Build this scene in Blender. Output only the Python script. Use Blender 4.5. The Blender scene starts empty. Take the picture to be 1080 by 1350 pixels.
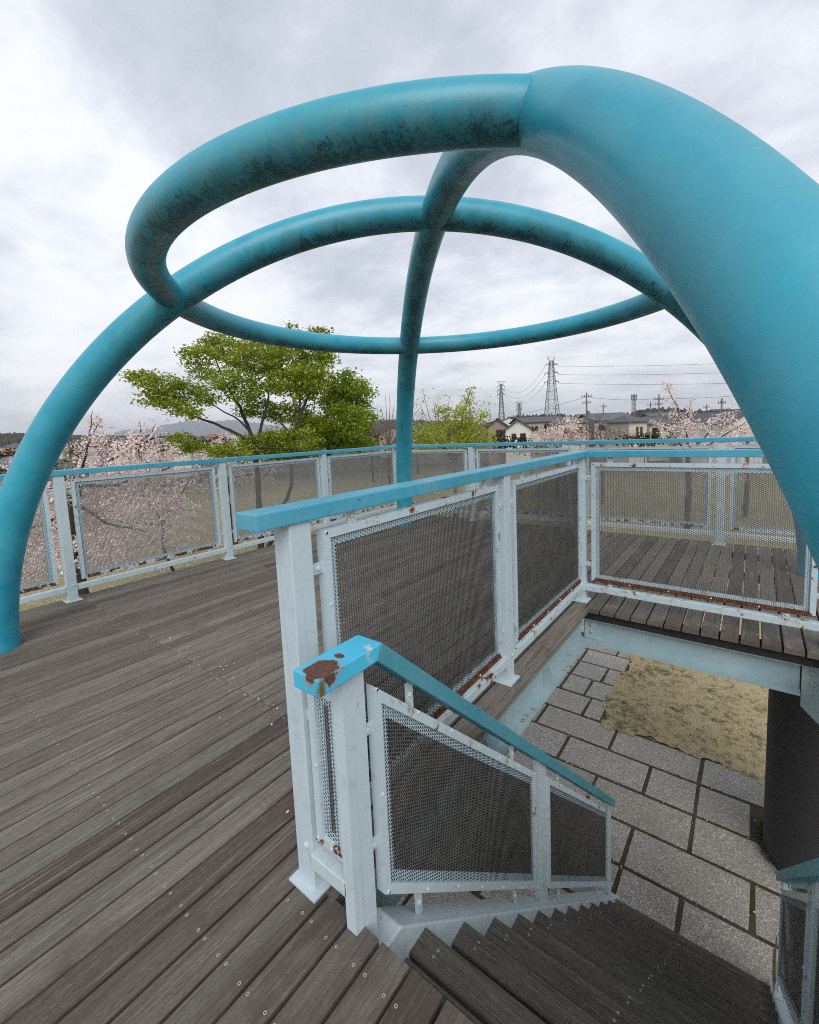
import bpy, math, random
import numpy as np
from mathutils import Vector, Matrix
random.seed(7); rng = np.random.default_rng(11)
SC = bpy.context.scene; COL = SC.collection
R = math.radians
# ------------------------------------------------------------------ camera constants (metres; X right along the steps, Y along the planks)
F, PITCH, ROLL, YAW, CX, CY, EYE = 583.92, .1003, .0434, .6628, 540., 630., 1.45
_cy, _sy = math.cos(YAW), math.sin(YAW)
fwd = Vector((-_sy*math.cos(PITCH), _cy*math.cos(PITCH), -math.sin(PITCH)))
rgt = Vector((_cy, _sy, 0)); dwn = fwd.cross(rgt)
c_, s_ = math.cos(ROLL), math.sin(ROLL)
R2, D2 = c_*rgt + s_*dwn, -s_*rgt + c_*dwn
CAM = Vector((0, 0, EYE))
def at(px, py, d):
    """world point that stands d metres in front of the viewpoint in the direction of a photo pixel"""
    return CAM + d*(fwd + R2*((px-CX)/F) + D2*((py-CY)/F))
cam = bpy.data.cameras.new('camera'); camo = bpy.data.objects.new('camera', cam); COL.objects.link(camo)
m = Matrix.Identity(4)
for i in range(3):
    m[i][0], m[i][1], m[i][2], m[i][3] = R2[i], -D2[i], -fwd[i], CAM[i]
camo.matrix_world = m
cam.sensor_fit = 'HORIZONTAL'; cam.sensor_width = 36; cam.lens = F/1080*36
cam.shift_y = -45/1080; cam.clip_start = .05; cam.clip_end = 30000
SC.camera = camo
SC.view_settings.view_transform = 'Standard'; SC.view_settings.look = 'None'
SC.view_settings.gamma = 1; SC.view_settings.use_curve_mapping = False
SC.view_settings.exposure = 0.66
try:
    SC.cycles.filter_width = 1.0; SC.cycles.use_denoising = False; SC.cycles.sample_clamp_indirect = 4.0
    SC.cycles.transparent_max_bounces = 24; SC.cycles.max_bounces = 6; SC.cycles.diffuse_bounces = 3
except Exception: pass
# ------------------------------------------------------------------ object helpers
def tag(o, label=None, cat=None, group=None, kind=None):
    if label: o['label'] = label
    if cat: o['category'] = cat
    if group: o['group'] = group
    if kind: o['kind'] = kind
    return o
def empty(name, loc=(0, 0, 0), label=None, cat=None, group=None):
    o = bpy.data.objects.new(name, None); COL.objects.link(o); o.location = loc
    o.empty_display_size = .1
    return tag(o, label, cat, group)
class MB:
    """collects vertices, faces, material slots, rust weights and metre UVs"""
    def __init__(s): s.v = []; s.f = []; s.m = []; s.r = []; s.uv = {}
    def face(s, pts, mat=0, rust=0., uv=None):
        b = len(s.v); s.v += [tuple(p) for p in pts]; s.f.append(tuple(range(b, b+len(pts)))); s.m.append(mat); s.r.append(rust)
        if uv: s.uv[len(s.f)-1] = uv
    def poly(s, v, f, mat=0, rust=0.):
        b = len(s.v); s.v += [tuple(p) for p in v]
        for q in f: s.f.append(tuple(b+i for i in q)); s.m.append(mat); s.r.append(rust)
    def box(s, lo, hi, mat=0, rust=0., ch=0.):
        x0, y0, z0 = lo; x1, y1, z1 = hi
        if ch <= 0:
            v = [(x0,y0,z0),(x1,y0,z0),(x1,y1,z0),(x0,y1,z0),(x0,y0,z1),(x1,y0,z1),(x1,y1,z1),(x0,y1,z1)]
            s.poly(v, [(0,3,2,1),(4,5,6,7),(0,1,5,4),(1,2,6,5),(2,3,7,6),(3,0,4,7)], mat, rust)
        else:
            s.hexa([(x0,y0,z0),(x1,y0,z0),(x1,y1,z0),(x0,y1,z0),(x0,y0,z1),(x1,y0,z1),(x1,y1,z1),(x0,y1,z1)], mat, rust, ch)
    def hexa(s, v, mat=0, rust=0., ch=0.):
        """eight corners (bottom ring, top ring), optionally with every edge chamfered"""
        if ch <= 0:
            s.poly(v, [(0,3,2,1),(4,5,6,7),(0,1,5,4),(1,2,6,5),(2,3,7,6),(3,0,4,7)], mat, rust); return
        import bmesh
        bm = bmesh.new(); bv = [bm.verts.new(p) for p in v]
        for q in [(0,3,2,1),(4,5,6,7),(0,1,5,4),(1,2,6,5),(2,3,7,6),(3,0,4,7)]: bm.faces.new([bv[i] for i in q])
        bmesh.ops.bevel(bm, geom=bm.edges[:], offset=ch, segments=2, profile=.6, affect='EDGES')
        bm.verts.ensure_lookup_table(); bm.verts.index_update()
        s.poly([tuple(p.co) for p in bm.verts], [[p.index for p in f.verts] for f in bm.faces], mat, rust); bm.free()
    def bar(s, a, b, w, h=None, mat=0, rust=0., up=(0, 0, 1)):
        a, b = Vector(a), Vector(b); d = (b-a).normalized(); u = Vector(up)
        if abs(d.dot(u)) > .98: u = Vector((1, 0, 0))
        x = d.cross(u).normalized(); y = x.cross(d); h = h or w
        q = [(-w/2,-h/2),(w/2,-h/2),(w/2,h/2),(-w/2,h/2)]
        s.poly([a+x*i+y*j for i, j in q]+[b+x*i+y*j for i, j in q], [(0,1,2,3),(7,6,5,4),(0,4,5,1),(1,5,6,2),(2,6,7,3),(3,7,4,0)], mat, rust)
    def tube(s, pts, rad, n=6, mat=0, cap=True, rust=0.):
        pts = [Vector(p) for p in pts]; k = len(pts)
        if not hasattr(rad, '__len__'): rad = [rad]*k
        b = len(s.v); ref = Vector((.13, .31, .94)).normalized()
        for i, p in enumerate(pts):
            d = (pts[min(i+1, k-1)]-pts[max(i-1, 0)]).normalized()
            x = d.cross(ref)
            if x.length < .05: x = d.cross(Vector((1, 0, 0)))
            x.normalize(); y = d.cross(x)
            for j in range(n):
                t = 2*math.pi*j/n; s.v.append(tuple(p+(x*math.cos(t)+y*math.sin(t))*rad[i]))
        for i in range(k-1):
            for j in range(n):
                s.f.append((b+i*n+j, b+i*n+(j+1) % n, b+(i+1)*n+(j+1) % n, b+(i+1)*n+j)); s.m.append(mat); s.r.append(rust)
        if cap:
            s.f.append(tuple(b+j for j in range(n))); s.m.append(mat); s.r.append(rust)
            s.f.append(tuple(b+(k-1)*n+j for j in reversed(range(n)))); s.m.append(mat); s.r.append(rust)
    def dome(s, c, nrm, r, mat=0, n=8):
        """bolt head: a low hexagonal button on a washer"""
        nrm = Vector(nrm).normalized(); c = Vector(c)
        x = nrm.orthogonal().normalized(); y = nrm.cross(x)
        rings = [(1., 0.), (1., .45), (.62, .75)]
        b = len(s.v)
        for rr, h in rings:
            for j in range(n):
                t = 2*math.pi*j/n; s.v.append(tuple(c+(x*math.cos(t)+y*math.sin(t))*rr*r+nrm*h*r))
        for i in range(2):
            for j in range(n): s.f.append((b+i*n+j, b+i*n+(j+1) % n, b+(i+1)*n+(j+1) % n, b+(i+1)*n+j)); s.m.append(mat); s.r.append(0.)
        s.f.append(tuple(b+2*n+j for j in range(n))); s.m.append(mat); s.r.append(0.)
    def build(s, name, mats, parent=None, smooth=False):
        me = bpy.data.meshes.new(name); me.from_pydata(s.v, [], s.f)
        if not isinstance(mats, (list, tuple)): mats = [mats]
        for q in mats: me.materials.append(q)
        me.polygons.foreach_set('material_index', s.m)
        a = me.attributes.new('rust', 'FLOAT', 'FACE'); a.data.foreach_set('value', s.r)
        if s.uv:
            u = me.uv_layers.new(name='uv')
            for fi, co in s.uv.items():
                p = me.polygons[fi]
                for k, li in enumerate(p.loop_indices): u.data[li].uv = co[k]
        if smooth: me.polygons.foreach_set('use_smooth', [True]*len(me.polygons))
        me.update()
        o = bpy.data.objects.new(name, me); COL.objects.link(o)
        if parent:
            o.parent = parent
            o.matrix_parent_inverse = Matrix.Translation(parent.location).inverted() if parent.type == 'EMPTY' else Matrix.Identity(4)
        return o
def quads_mesh(name, V, mats, parent=None, per=4, midx=None):
    """V: (n, per, 3) array of separate faces"""
    n = len(V); me = bpy.data.meshes.new(name)
    me.vertices.add(n*per); me.vertices.foreach_set('co', V.reshape(-1).astype(np.float32))
    me.loops.add(n*per); me.loops.foreach_set('vertex_index', np.arange(n*per, dtype=np.int32))
    me.polygons.add(n); me.polygons.foreach_set('loop_start', np.arange(0, n*per, per, dtype=np.int32))
    try: me.polygons.foreach_set('loop_total', np.full(n, per, dtype=np.int32))
    except Exception: pass
    if not isinstance(mats, (list, tuple)): mats = [mats]
    for q in mats: me.materials.append(q)
    if midx is not None: me.polygons.foreach_set('material_index', midx.astype(np.int32))
    me.update(calc_edges=True); me.validate()
    o = bpy.data.objects.new(name, me); COL.objects.link(o)
    if parent:
        o.parent = parent; o.matrix_parent_inverse = Matrix.Translation(parent.location).inverted() if parent.type == 'EMPTY' else Matrix.Identity(4)
    return o
# ------------------------------------------------------------------ materials
class NT:
    def __init__(s, name):
        s.mat = bpy.data.materials.new(name); s.mat.use_nodes = True; s.t = s.mat.node_tree; s.t.nodes.clear()
        s.out = s.n('ShaderNodeOutputMaterial')
    def n(s, ty, **kw):
        nd = s.t.nodes.new(ty)
        for k, v in kw.items(): setattr(nd, k, v)
        return nd
    def l(s, a, b): s.t.links.new(a, b); return b
    def val(s, sock, v):
        if hasattr(v, 'links'): s.l(v, sock)
        else: sock.default_value = v
    def math(s, op, a, b=0., c=None, clamp=False):
        nd = s.n('ShaderNodeMath', operation=op, use_clamp=clamp); s.val(nd.inputs[0], a); s.val(nd.inputs[1], b)
        if c is not None: s.val(nd.inputs[2], c)
        return nd.outputs[0]
    def noise(s, vec, scale, detail=4, rough=.55, dist=0.):
        nd = s.n('ShaderNodeTexNoise'); s.l(vec, nd.inputs['Vector'])
        nd.inputs['Scale'].default_value = scale; nd.inputs['Detail'].default_value = detail
        nd.inputs['Roughness'].default_value = rough; nd.inputs['Distortion'].default_value = dist
        return nd.outputs['Fac']
    def mapping(s, vec, scale=(1, 1, 1), loc=None):
        nd = s.n('ShaderNodeMapping'); s.l(vec, nd.inputs['Vector']); nd.inputs['Scale'].default_value = scale
        if loc is not None: s.val(nd.inputs['Location'], loc)
        return nd.outputs[0]
    def ramp(s, f, stops, interp='LINEAR'):
        nd = s.n('ShaderNodeValToRGB'); s.l(f, nd.inputs[0]); e = nd.color_ramp; e.interpolation = interp
        while len(e.elements) > 1: e.elements.remove(e.elements[-1])
        for i, (p, c) in enumerate(stops):
            q = e.elements[0] if i == 0 else e.elements.new(p)
            q.position = p; q.color = tuple(c)+(1,) if hasattr(c, '__len__') else (c, c, c, 1)
        return nd.outputs[0]
    def mix(s, f, a, b, mode='MIX'):
        nd = s.n('ShaderNodeMix', data_type='RGBA', blend_type=mode); s.val(nd.inputs[0], f)
        for k, v in ((6, a), (7, b)):
            if hasattr(v, 'links'): s.l(v, nd.inputs[k])
            else: nd.inputs[k].default_value = tuple(v)+(1,) if len(v) == 3 else v
        return nd.outputs[2]
    def bsdf(s, col, rough=.6, bump=None, bstr=.3, bdist=.01, metal=0., spec=.5):
        b = s.n('ShaderNodeBsdfPrincipled')
        if hasattr(col, 'links'): s.l(col, b.inputs['Base Color'])
        else: b.inputs['Base Color'].default_value = tuple(col)+(1,)
        s.val(b.inputs['Roughness'], rough); b.inputs['Metallic'].default_value = metal
        b.inputs['Specular IOR Level'].default_value = spec
        if bump is not None:
            k = s.n('ShaderNodeBump'); k.inputs['Strength'].default_value = bstr; k.inputs['Distance'].default_value = bdist
            s.l(bump, k.inputs['Height']); s.l(k.outputs[0], b.inputs['Normal'])
        return b.outputs[0]
    def done(s, sh): s.l(sh, s.out.inputs['Surface']); return s.mat
def plain(name, col, rough=.7, var=.15, scale=6., bump=.0, metal=0.):
    t = NT(name); co = t.n('ShaderNodeTexCoord').outputs['Object']
    f = t.noise(co, scale, 5, .6)
    lo = tuple(c*(1-var) for c in col); hi = tuple(min(1, c*(1+var)) for c in col)
    c = t.ramp(f, [(.3, lo), (.7, hi)])
    return t.done(t.bsdf(c, rough, f if bump else None, bump, .01, metal))
RUST = [(.35, (.035, .014, .008)), (.5, (.10, .035, .014)), (.68, (.22, .085, .025))]
def paint(name, col, rough=.45, chalk=.25, rustbase=.0, chips=.5):
    """old gloss paint: chalky patches, dirt freckles, chips, rust where the 'rust' weight says"""
    t = NT(name); co = t.n('ShaderNodeTexCoord').outputs['Object']
    big = t.noise(co, 5., 5, .6); fine = t.noise(co, 60., 4, .6); mid = t.noise(co, 22., 5, .65)
    c = t.mix(t.ramp(big, [(.35, 0.), (.7, 1.)]), col, tuple(min(.9, q*(1-chalk)+.62*chalk) for q in col))
    c = t.mix(t.math('MULTIPLY', t.ramp(mid, [(.52, 0.), (.75, 1.)]), .35), c, tuple(q*.62 for q in col))
    drip = t.noise(t.mapping(co, (55, 55, 2.6)), 1., 5, .65, .4)
    c = t.mix(t.math('MULTIPLY', t.ramp(drip, [(.56, 0.), (.74, 1.)]), .30), c, tuple(q*.50+.02 for q in col))
    at_ = t.n('ShaderNodeAttribute', attribute_name='rust').outputs['Fac']
    w = t.math('ADD', at_, rustbase)
    rn = t.math('ADD', t.math('MULTIPLY', mid, .55), t.math('MULTIPLY', t.noise(co, 9., 4, .6), .45))
    thr = t.math('SUBTRACT', t.math('ADD', rn, t.math('MULTIPLY', w, .42)), .72)
    halo = t.math('MULTIPLY', t.math('ADD', thr, .055), 14., clamp=True)
    c = t.mix(t.math('MULTIPLY', halo, .55), c, (.36, .21, .07))
    k = t.math('MULTIPLY', thr, 40., clamp=True)
    c = t.mix(k, c, t.ramp(fine, RUST))
    chip = t.math('MULTIPLY', t.math('SUBTRACT', t.noise(co, 48., 2, .5), .80 - .05*chips), 60., clamp=True)
    c = t.mix(chip, c, (.06, .035, .025))
    rr = t.math('ADD', rough, t.math('MULTIPLY', k, .4))
    h = t.math('ADD', t.math('MULTIPLY', fine, .25), t.math('MULTIPLY', k, -.5))
    return t.done(t.bsdf(c, rr, h, .25, .004))
M = {}
M['pale'] = paint('pale_blue_paint', (.50, .61, .665), .42, .22)
M['steel'] = paint('grey_blue_steel_paint', (.30, .425, .465), .5, .2)
M['rail'] = paint('sky_blue_rail_paint', (.042, .345, .495), .38, .12, 0., 1.2)
M['railworn'] = paint('weathered_teal_rail_paint', (.040, .27, .35), .45, .1)
def cap_paint():
    """rail cap with one big rusted patch"""
    t = NT('sky_blue_cap_with_rust_patch'); tc = t.n('ShaderNodeTexCoord'); co = tc.outputs['Object']
    col = (.055, .47, .72); big = t.noise(co, 8., 5, .6); fine = t.noise(co, 140., 4, .65); mid = t.noise(co, 34., 4, .6)
    c = t.mix(t.ramp(big, [(.3, 0.), (.75, 1.)]), col, (.085, .52, .74))
    sep = t.n('ShaderNodeSeparateXYZ'); t.l(co, sep.inputs[0])
    def spot(x, y, rx, ry, z=.845, rz=.05):
        dx = t.math('DIVIDE', t.math('SUBTRACT', sep.outputs[0], x), rx); dy = t.math('DIVIDE', t.math('SUBTRACT', sep.outputs[1], y), ry)
        dz = t.math('DIVIDE', t.math('SUBTRACT', sep.outputs[2], z), rz)
        d = t.math('ADD', t.math('ADD', t.math('MULTIPLY', dx, dx), t.math('MULTIPLY', dy, dy)), t.math('MULTIPLY', dz, dz))
        return t.math('SUBTRACT', 1., d)
    f1 = spot(-.880, .718, .047, .052); f2 = spot(-.893, .792, .017, .013); f3 = spot(-.842, .683, .02, .016, .81, .05)
    f = t.math('MAXIMUM', f1, f2)
    f = t.math('ADD', f, t.math('MULTIPLY', t.math('SUBTRACT', mid, .5), 2.0))
    halo = t.math('MULTIPLY', t.math('ADD', f, .30), 3., clamp=True)
    c = t.mix(t.math('MULTIPLY', halo, .50), c, (.33, .25, .09))
    c = t.mix(t.math('MULTIPLY', t.math('ADD', f3, t.math('MULTIPLY', t.math('SUBTRACT', mid, .5), 1.5)), 1.2, clamp=True), c, (.16, .11, .03))
    k = t.math('MULTIPLY', t.math('SUBTRACT', f, .1), 14., clamp=True)
    c = t.mix(k, c, t.ramp(fine, [(.3, (.05, .022, .018)), (.55, (.13, .055, .042)), (.75, (.24, .11, .07))]))
    chip = t.math('MULTIPLY', t.math('SUBTRACT', t.noise(co, 70., 2, .5), .76), 60., clamp=True)
    c = t.mix(chip, c, (.12, .09, .07))
    wear = t.math('MULTIPLY', t.math('MULTIPLY', spot(-.853, .868, .02, .03), 1.5, clamp=True), t.ramp(mid, [(.45, 0.), (.55, 1.)]))
    c = t.mix(wear, c, (.55, .58, .58))
    h = t.math('ADD', t.math('MULTIPLY', k, -.6), t.math('MULTIPLY', t.math('MULTIPLY', fine, k), 1.2))
    return t.done(t.bsdf(c, t.math('ADD', .36, t.math('MULTIPLY', k, .5)), h, .5, .003))
M['cap'] = cap_paint()
def tube_paint():
    """teal pipe: chalky patches, algae streaks that cling to the lower side, scratches"""
    t = NT('teal_pipe_paint'); tc = t.n('ShaderNodeTexCoord'); co = tc.outputs['Object']
    geo = t.n('ShaderNodeNewGeometry'); sp = t.n('ShaderNodeSeparateXYZ'); t.l(geo.outputs['Normal'], sp.inputs[0]); nz = sp.outputs[2]
    pos = t.n('ShaderNodeSeparateXYZ'); t.l(co, pos.inputs[0])
    big = t.noise(co, 2.2, 5, .6, .3); mid = t.noise(co, 9., 6, .65, .8); fine = t.noise(co, 46., 5, .7)
    base = t.mix(t.ramp(big, [(.3, 0.), (.7, 1.)]), (.017, .272, .385), (.034, .355, .480))
    toppale = t.math('MULTIPLY', t.ramp(nz, [(.5, 0.), (.95, 1.)]), .30)  # paler blue on faces turned upward
    base = t.mix(toppale, base, (.16, .46, .56))
    mot = t.noise(co, 3.4, 6, .62, .4)
    base = t.mix(t.math('MULTIPLY', t.ramp(mot, [(.46, 0.), (.62, 1.)]), .42), base, (.085, .34, .41))
    base = t.mix(t.math('MULTIPLY', t.ramp(mot, [(.34, 1.), (.46, 0.)]), .26), base, (.006, .19, .27))
    # chalky, grey-blue film in drips
    dr = t.noise(t.mapping(co, (10, 10, 2.2)), 1., 5, .62, 1.2)
    up = t.ramp(pos.outputs[2], [(.0, 0.), (1., 1.)])
    hi = t.math('MULTIPLY', t.math('SUBTRACT', pos.outputs[2], 1.7), 1.2, clamp=True)
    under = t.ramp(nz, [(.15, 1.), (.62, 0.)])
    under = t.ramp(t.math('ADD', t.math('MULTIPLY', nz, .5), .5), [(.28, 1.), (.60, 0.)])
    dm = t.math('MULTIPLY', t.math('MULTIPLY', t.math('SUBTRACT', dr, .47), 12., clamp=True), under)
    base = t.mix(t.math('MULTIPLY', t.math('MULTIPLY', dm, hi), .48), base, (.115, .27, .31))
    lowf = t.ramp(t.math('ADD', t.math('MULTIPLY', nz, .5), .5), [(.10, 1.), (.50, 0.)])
    lowdark = t.math('MULTIPLY', t.math('ADD', t.math('SUBTRACT', t.noise(t.mapping(co, (6, 6, 1.6)), 1., 6, .68, .8), .62), t.math('MULTIPLY', lowf, .34)), 5., clamp=True)  # darker teal towards the underside, broken up by streaky noise
    base = t.mix(t.math('MULTIPLY', t.math('MULTIPLY', lowdark, hi), .42), base, (.016, .105, .135))
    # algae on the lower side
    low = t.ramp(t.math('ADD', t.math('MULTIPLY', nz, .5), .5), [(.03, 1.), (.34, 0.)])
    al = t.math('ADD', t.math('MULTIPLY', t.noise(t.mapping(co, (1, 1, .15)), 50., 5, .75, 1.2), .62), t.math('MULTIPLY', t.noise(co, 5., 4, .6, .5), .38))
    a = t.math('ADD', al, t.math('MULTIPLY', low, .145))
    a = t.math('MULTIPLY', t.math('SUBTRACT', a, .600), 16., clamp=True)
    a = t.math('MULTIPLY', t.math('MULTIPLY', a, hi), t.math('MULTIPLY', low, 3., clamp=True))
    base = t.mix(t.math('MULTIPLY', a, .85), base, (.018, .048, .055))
    chip = t.math('MULTIPLY', t.math('SUBTRACT', t.noise(co, 31., 2, .4), .80), 80., clamp=True)
    base = t.mix(chip, base, (.02, .02, .02))
    sc = t.noise(t.mapping(co, (14, 14, 90)), 1., 3, .6, 2.5)
    base = t.mix(t.math('MULTIPLY', t.math('SUBTRACT', sc, .70), 10., clamp=True), base, (.2, .48, .56))
    h = t.math('ADD', t.math('MULTIPLY', fine, .12), t.math('ADD', t.math('MULTIPLY', big, 2.2), t.math('MULTIPLY', mid, .35)))
    return t.done(t.bsdf(base, t.math('ADD', .24, t.math('MULTIPLY', mot, .30)), h, .22, .012))
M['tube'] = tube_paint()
def wood(name, axis, dark=1., tint=(1., 1., 1.), con=1.):
    t = NT(name); co = t.n('ShaderNodeTexCoord').outputs['Object']; rnd = t.n('ShaderNodeNewGeometry').outputs['Random Per Island']
    off = t.n('ShaderNodeCombineXYZ'); t.l(t.math('MULTIPLY', rnd, 37.), off.inputs[0]); t.l(t.math('MULTIPLY', rnd, 91.), off.inputs[1]); t.l(t.math('MULTIPLY', rnd, 13.), off.inputs[2])
    add = t.n('ShaderNodeVectorMath', operation='ADD'); t.l(co, add.inputs[0]); t.l(off.outputs[0], add.inputs[1]); v = add.outputs[0]
    def sc(a, b): return (a, b, a) if axis == 'Y' else (b, a, a)
    g1 = t.noise(t.mapping(v, sc(150, 5.)), 1., 6, .7, .6)
    g2 = t.noise(t.mapping(v, sc(48, 1.3)), 1., 5, .6, 1.4)
    g3 = t.noise(t.mapping(v, sc(330, 20.)), 1., 3, .6)
    blot = t.noise(v, 3.5, 5, .6, .5)
    speck = t.noise(co, 240., 3, .7)
    base = t.ramp(rnd, [(0., (.120, .104, .094)), (.14, (.180, .172, .156)), (.30, (.150, .134, .120)), (.44, (.205, .196, .178)), (.58, (.165, .160, .148)), (.72, (.190, .175, .158)), (.80, (.078, .062, .054)), (.88, (.182, .168, .150)), (.95, (.098, .080, .070))], 'CONSTANT')
    c = t.mix(t.math('MULTIPLY', t.ramp(g1, [(.33, 1.), (.52, 0.)]), .75*con), base, (.050, .043, .039))
    c = t.mix(t.math('MULTIPLY', t.ramp(g2, [(.55, 0.), (.70, 1.)]), .7*con), c, (.30, .275, .24))
    c = t.mix(t.math('MULTIPLY', t.ramp(g2, [(.28, 1.), (.43, 0.)]), .55), c, (.072, .055, .048))
    c = t.mix(t.math('MULTIPLY', t.ramp(blot, [(.55, 0.), (.75, 1.)]), .5), c, (.070, .058, .052))
    c = t.mix(t.math('MULTIPLY', t.ramp(blot, [(.25, 1.), (.42, 0.)]), .22), c, (.19, .19, .175))
    c = t.mix(t.math('MULTIPLY', t.ramp(speck, [(.3, 1.), (.5, 0.)]), .35), c, (.06, .055, .05))
    fl = t.noise(t.mapping(v, sc(420, 42.)), 1., 4, .75, .3)
    c = t.mix(t.math('MULTIPLY', t.ramp(fl, [(.34, 1.), (.47, 0.)]), .62*con), c, (.040, .033, .029))
    c = t.mix(t.math('MULTIPLY', t.ramp(fl, [(.56, 0.), (.68, 1.)]), .42*con), c, (.31, .29, .255))
    wet = t.noise(t.mapping(v, sc(9., .8)), 1., 4, .6, .8)
    c = t.mix(t.math('MULTIPLY', t.ramp(wet, [(.55, 0.), (.68, 1.)]), .55), c, (.062, .050, .044))
    if axis == 'Y':          # boards coloured darker in patchy bands round the stair opening
        q = t.n('ShaderNodeSeparateXYZ'); t.l(co, q.inputs[0])
        def band(sock, lo, hi, soft): return t.math('MULTIPLY', t.math('MULTIPLY', t.math('SUBTRACT', sock, lo), 1/soft, clamp=True), t.math('MULTIPLY', t.math('SUBTRACT', hi, sock), 1/soft, clamp=True))
        opdark = t.math('MAXIMUM', t.math('MULTIPLY', band(q.outputs[1], 3.40, 3.80, .10), band(q.outputs[0], -1.1, 2., .12)), t.math('MULTIPLY', band(q.outputs[1], .1, 1.1, .3), band(q.outputs[0], -1.25, .6, .2)))
        opdark = t.math('MULTIPLY', opdark, t.ramp(t.noise(v, 6., 5, .65), [(.34, .35), (.56, 1.)]))
        c = t.mix(t.math('MULTIPLY', opdark, .62), c, (.058, .047, .040))
    c = t.mix(1., c, tuple(dark*q for q in tint), 'MULTIPLY')
    h = t.math('ADD', t.math('ADD', t.math('MULTIPLY', g1, .6), t.math('MULTIPLY', fl, .7)), t.math('ADD', t.math('MULTIPLY', g3, .35), t.math('MULTIPLY', g2, .4)))
    return t.done(t.bsdf(c, .74, h, .8, .004, 0., .3))
M['deckwood'] = wood('weathered_deck_wood', 'Y', 1.10, (1.05, 1., .93))
M['treadwood'] = wood('dark_tread_wood', 'X', .76, (1., .93, .86), 1.1)
M['joist'] = plain('gap_shade_timber', (.016, .013, .011), .8, .4, 20., .3)  # coloured near black to put deep shade into the plank gaps
M['screw'] = plain('screw_head_steel', (.46, .43, .39), .4, .1, 40., 0., .3)
M['screwhole'] = plain('screw_recess', (.05, .045, .04), .7)
M['bolt'] = plain('galvanised_bolt', (.42, .46, .47), .4, .2, 40., 0., .5)
def perforated(name, c0, c1):
    t = NT(name); uv = t.n('ShaderNodeUVMap', uv_map='uv').outputs[0]
    s = t.n('ShaderNodeSeparateXYZ'); t.l(uv, s.inputs[0]); P = .0130
    u = t.math('DIVIDE', s.outputs[1], P); v = t.math('DIVIDE', s.outputs[0], P*1.7320508)
    def cell(o):
        a = t.math('SUBTRACT', t.math('FRACT', t.math('ADD', u, o)), .5)
        b = t.math('MULTIPLY', t.math('SUBTRACT', t.math('FRACT', t.math('ADD', v, o)), .5), 1.7320508)
        return t.math('ADD', t.math('MULTIPLY', a, a), t.math('MULTIPLY', b, b))
    d = t.math('MINIMUM', cell(0.), cell(.5))
    co = t.n('ShaderNodeTexCoord').outputs['Object']
    hole = t.math('LESS_THAN', d, .395**2)
    n = t.noise(co, 12., 5, .6)
    c = t.ramp(n, [(.3, c0), (.7, c1)])
    b = t.bsdf(c, .5)
    tr = t.n('ShaderNodeBsdfTransparent'); mx = t.n('ShaderNodeMixShader'); t.l(hole, mx.inputs[0]); t.l(b, mx.inputs[1]); t.l(tr.outputs[0], mx.inputs[2])
    return t.done(mx.outputs[0])
M['perf'] = perforated('perforated_sheet', (.085, .083, .079), (.145, .142, .135)); M['perfpale'] = perforated('pale_outer_sheet', (.19, .185, .18), (.29, .285, .28)); M['perfpaint'] = perforated('painted_sheet_margin', (.40, .55, .62), (.52, .66, .73)); M['perfwall'] = perforated('shade_dark_hole_walls', (.02, .02, .02), (.045, .045, .045))  # the pale sheet is a lighter copy for the outer guardrail
# ------------------------------------------------------------------ railing helpers
def fpoly(mb, outer, inner, n, d0, d1, rust=(0, 0, 0, 0), mat=0):
    """a frame ring between two quads, from depth d0 to d1 along the normal n"""
    n = Vector(n)
    for i in range(4):
        j = (i+1) % 4
        a, b, c, d = outer[i], outer[j], inner[j], inner[i]
        mb.poly([a+n*d0, b+n*d0, c+n*d0, d+n*d0, a+n*d1, b+n*d1, c+n*d1, d+n*d1],
                [(0,1,2,3),(7,6,5,4),(0,4,5,1),(2,6,7,3)], mat, rust[i])
def inset(q, w):
    """inset a planar convex quad by w"""
    n = (q[1]-q[0]).cross(q[3]-q[0]).normalized(); out = []
    for i in range(4):
        p, a, b = q[i], q[(i+1) % 4]-q[i], q[i-1]-q[i]
        a, b = a.normalized(), b.normalized(); s = a.cross(b).length
        out.append(p+(a+b)*(w/s))
    return out
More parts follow.
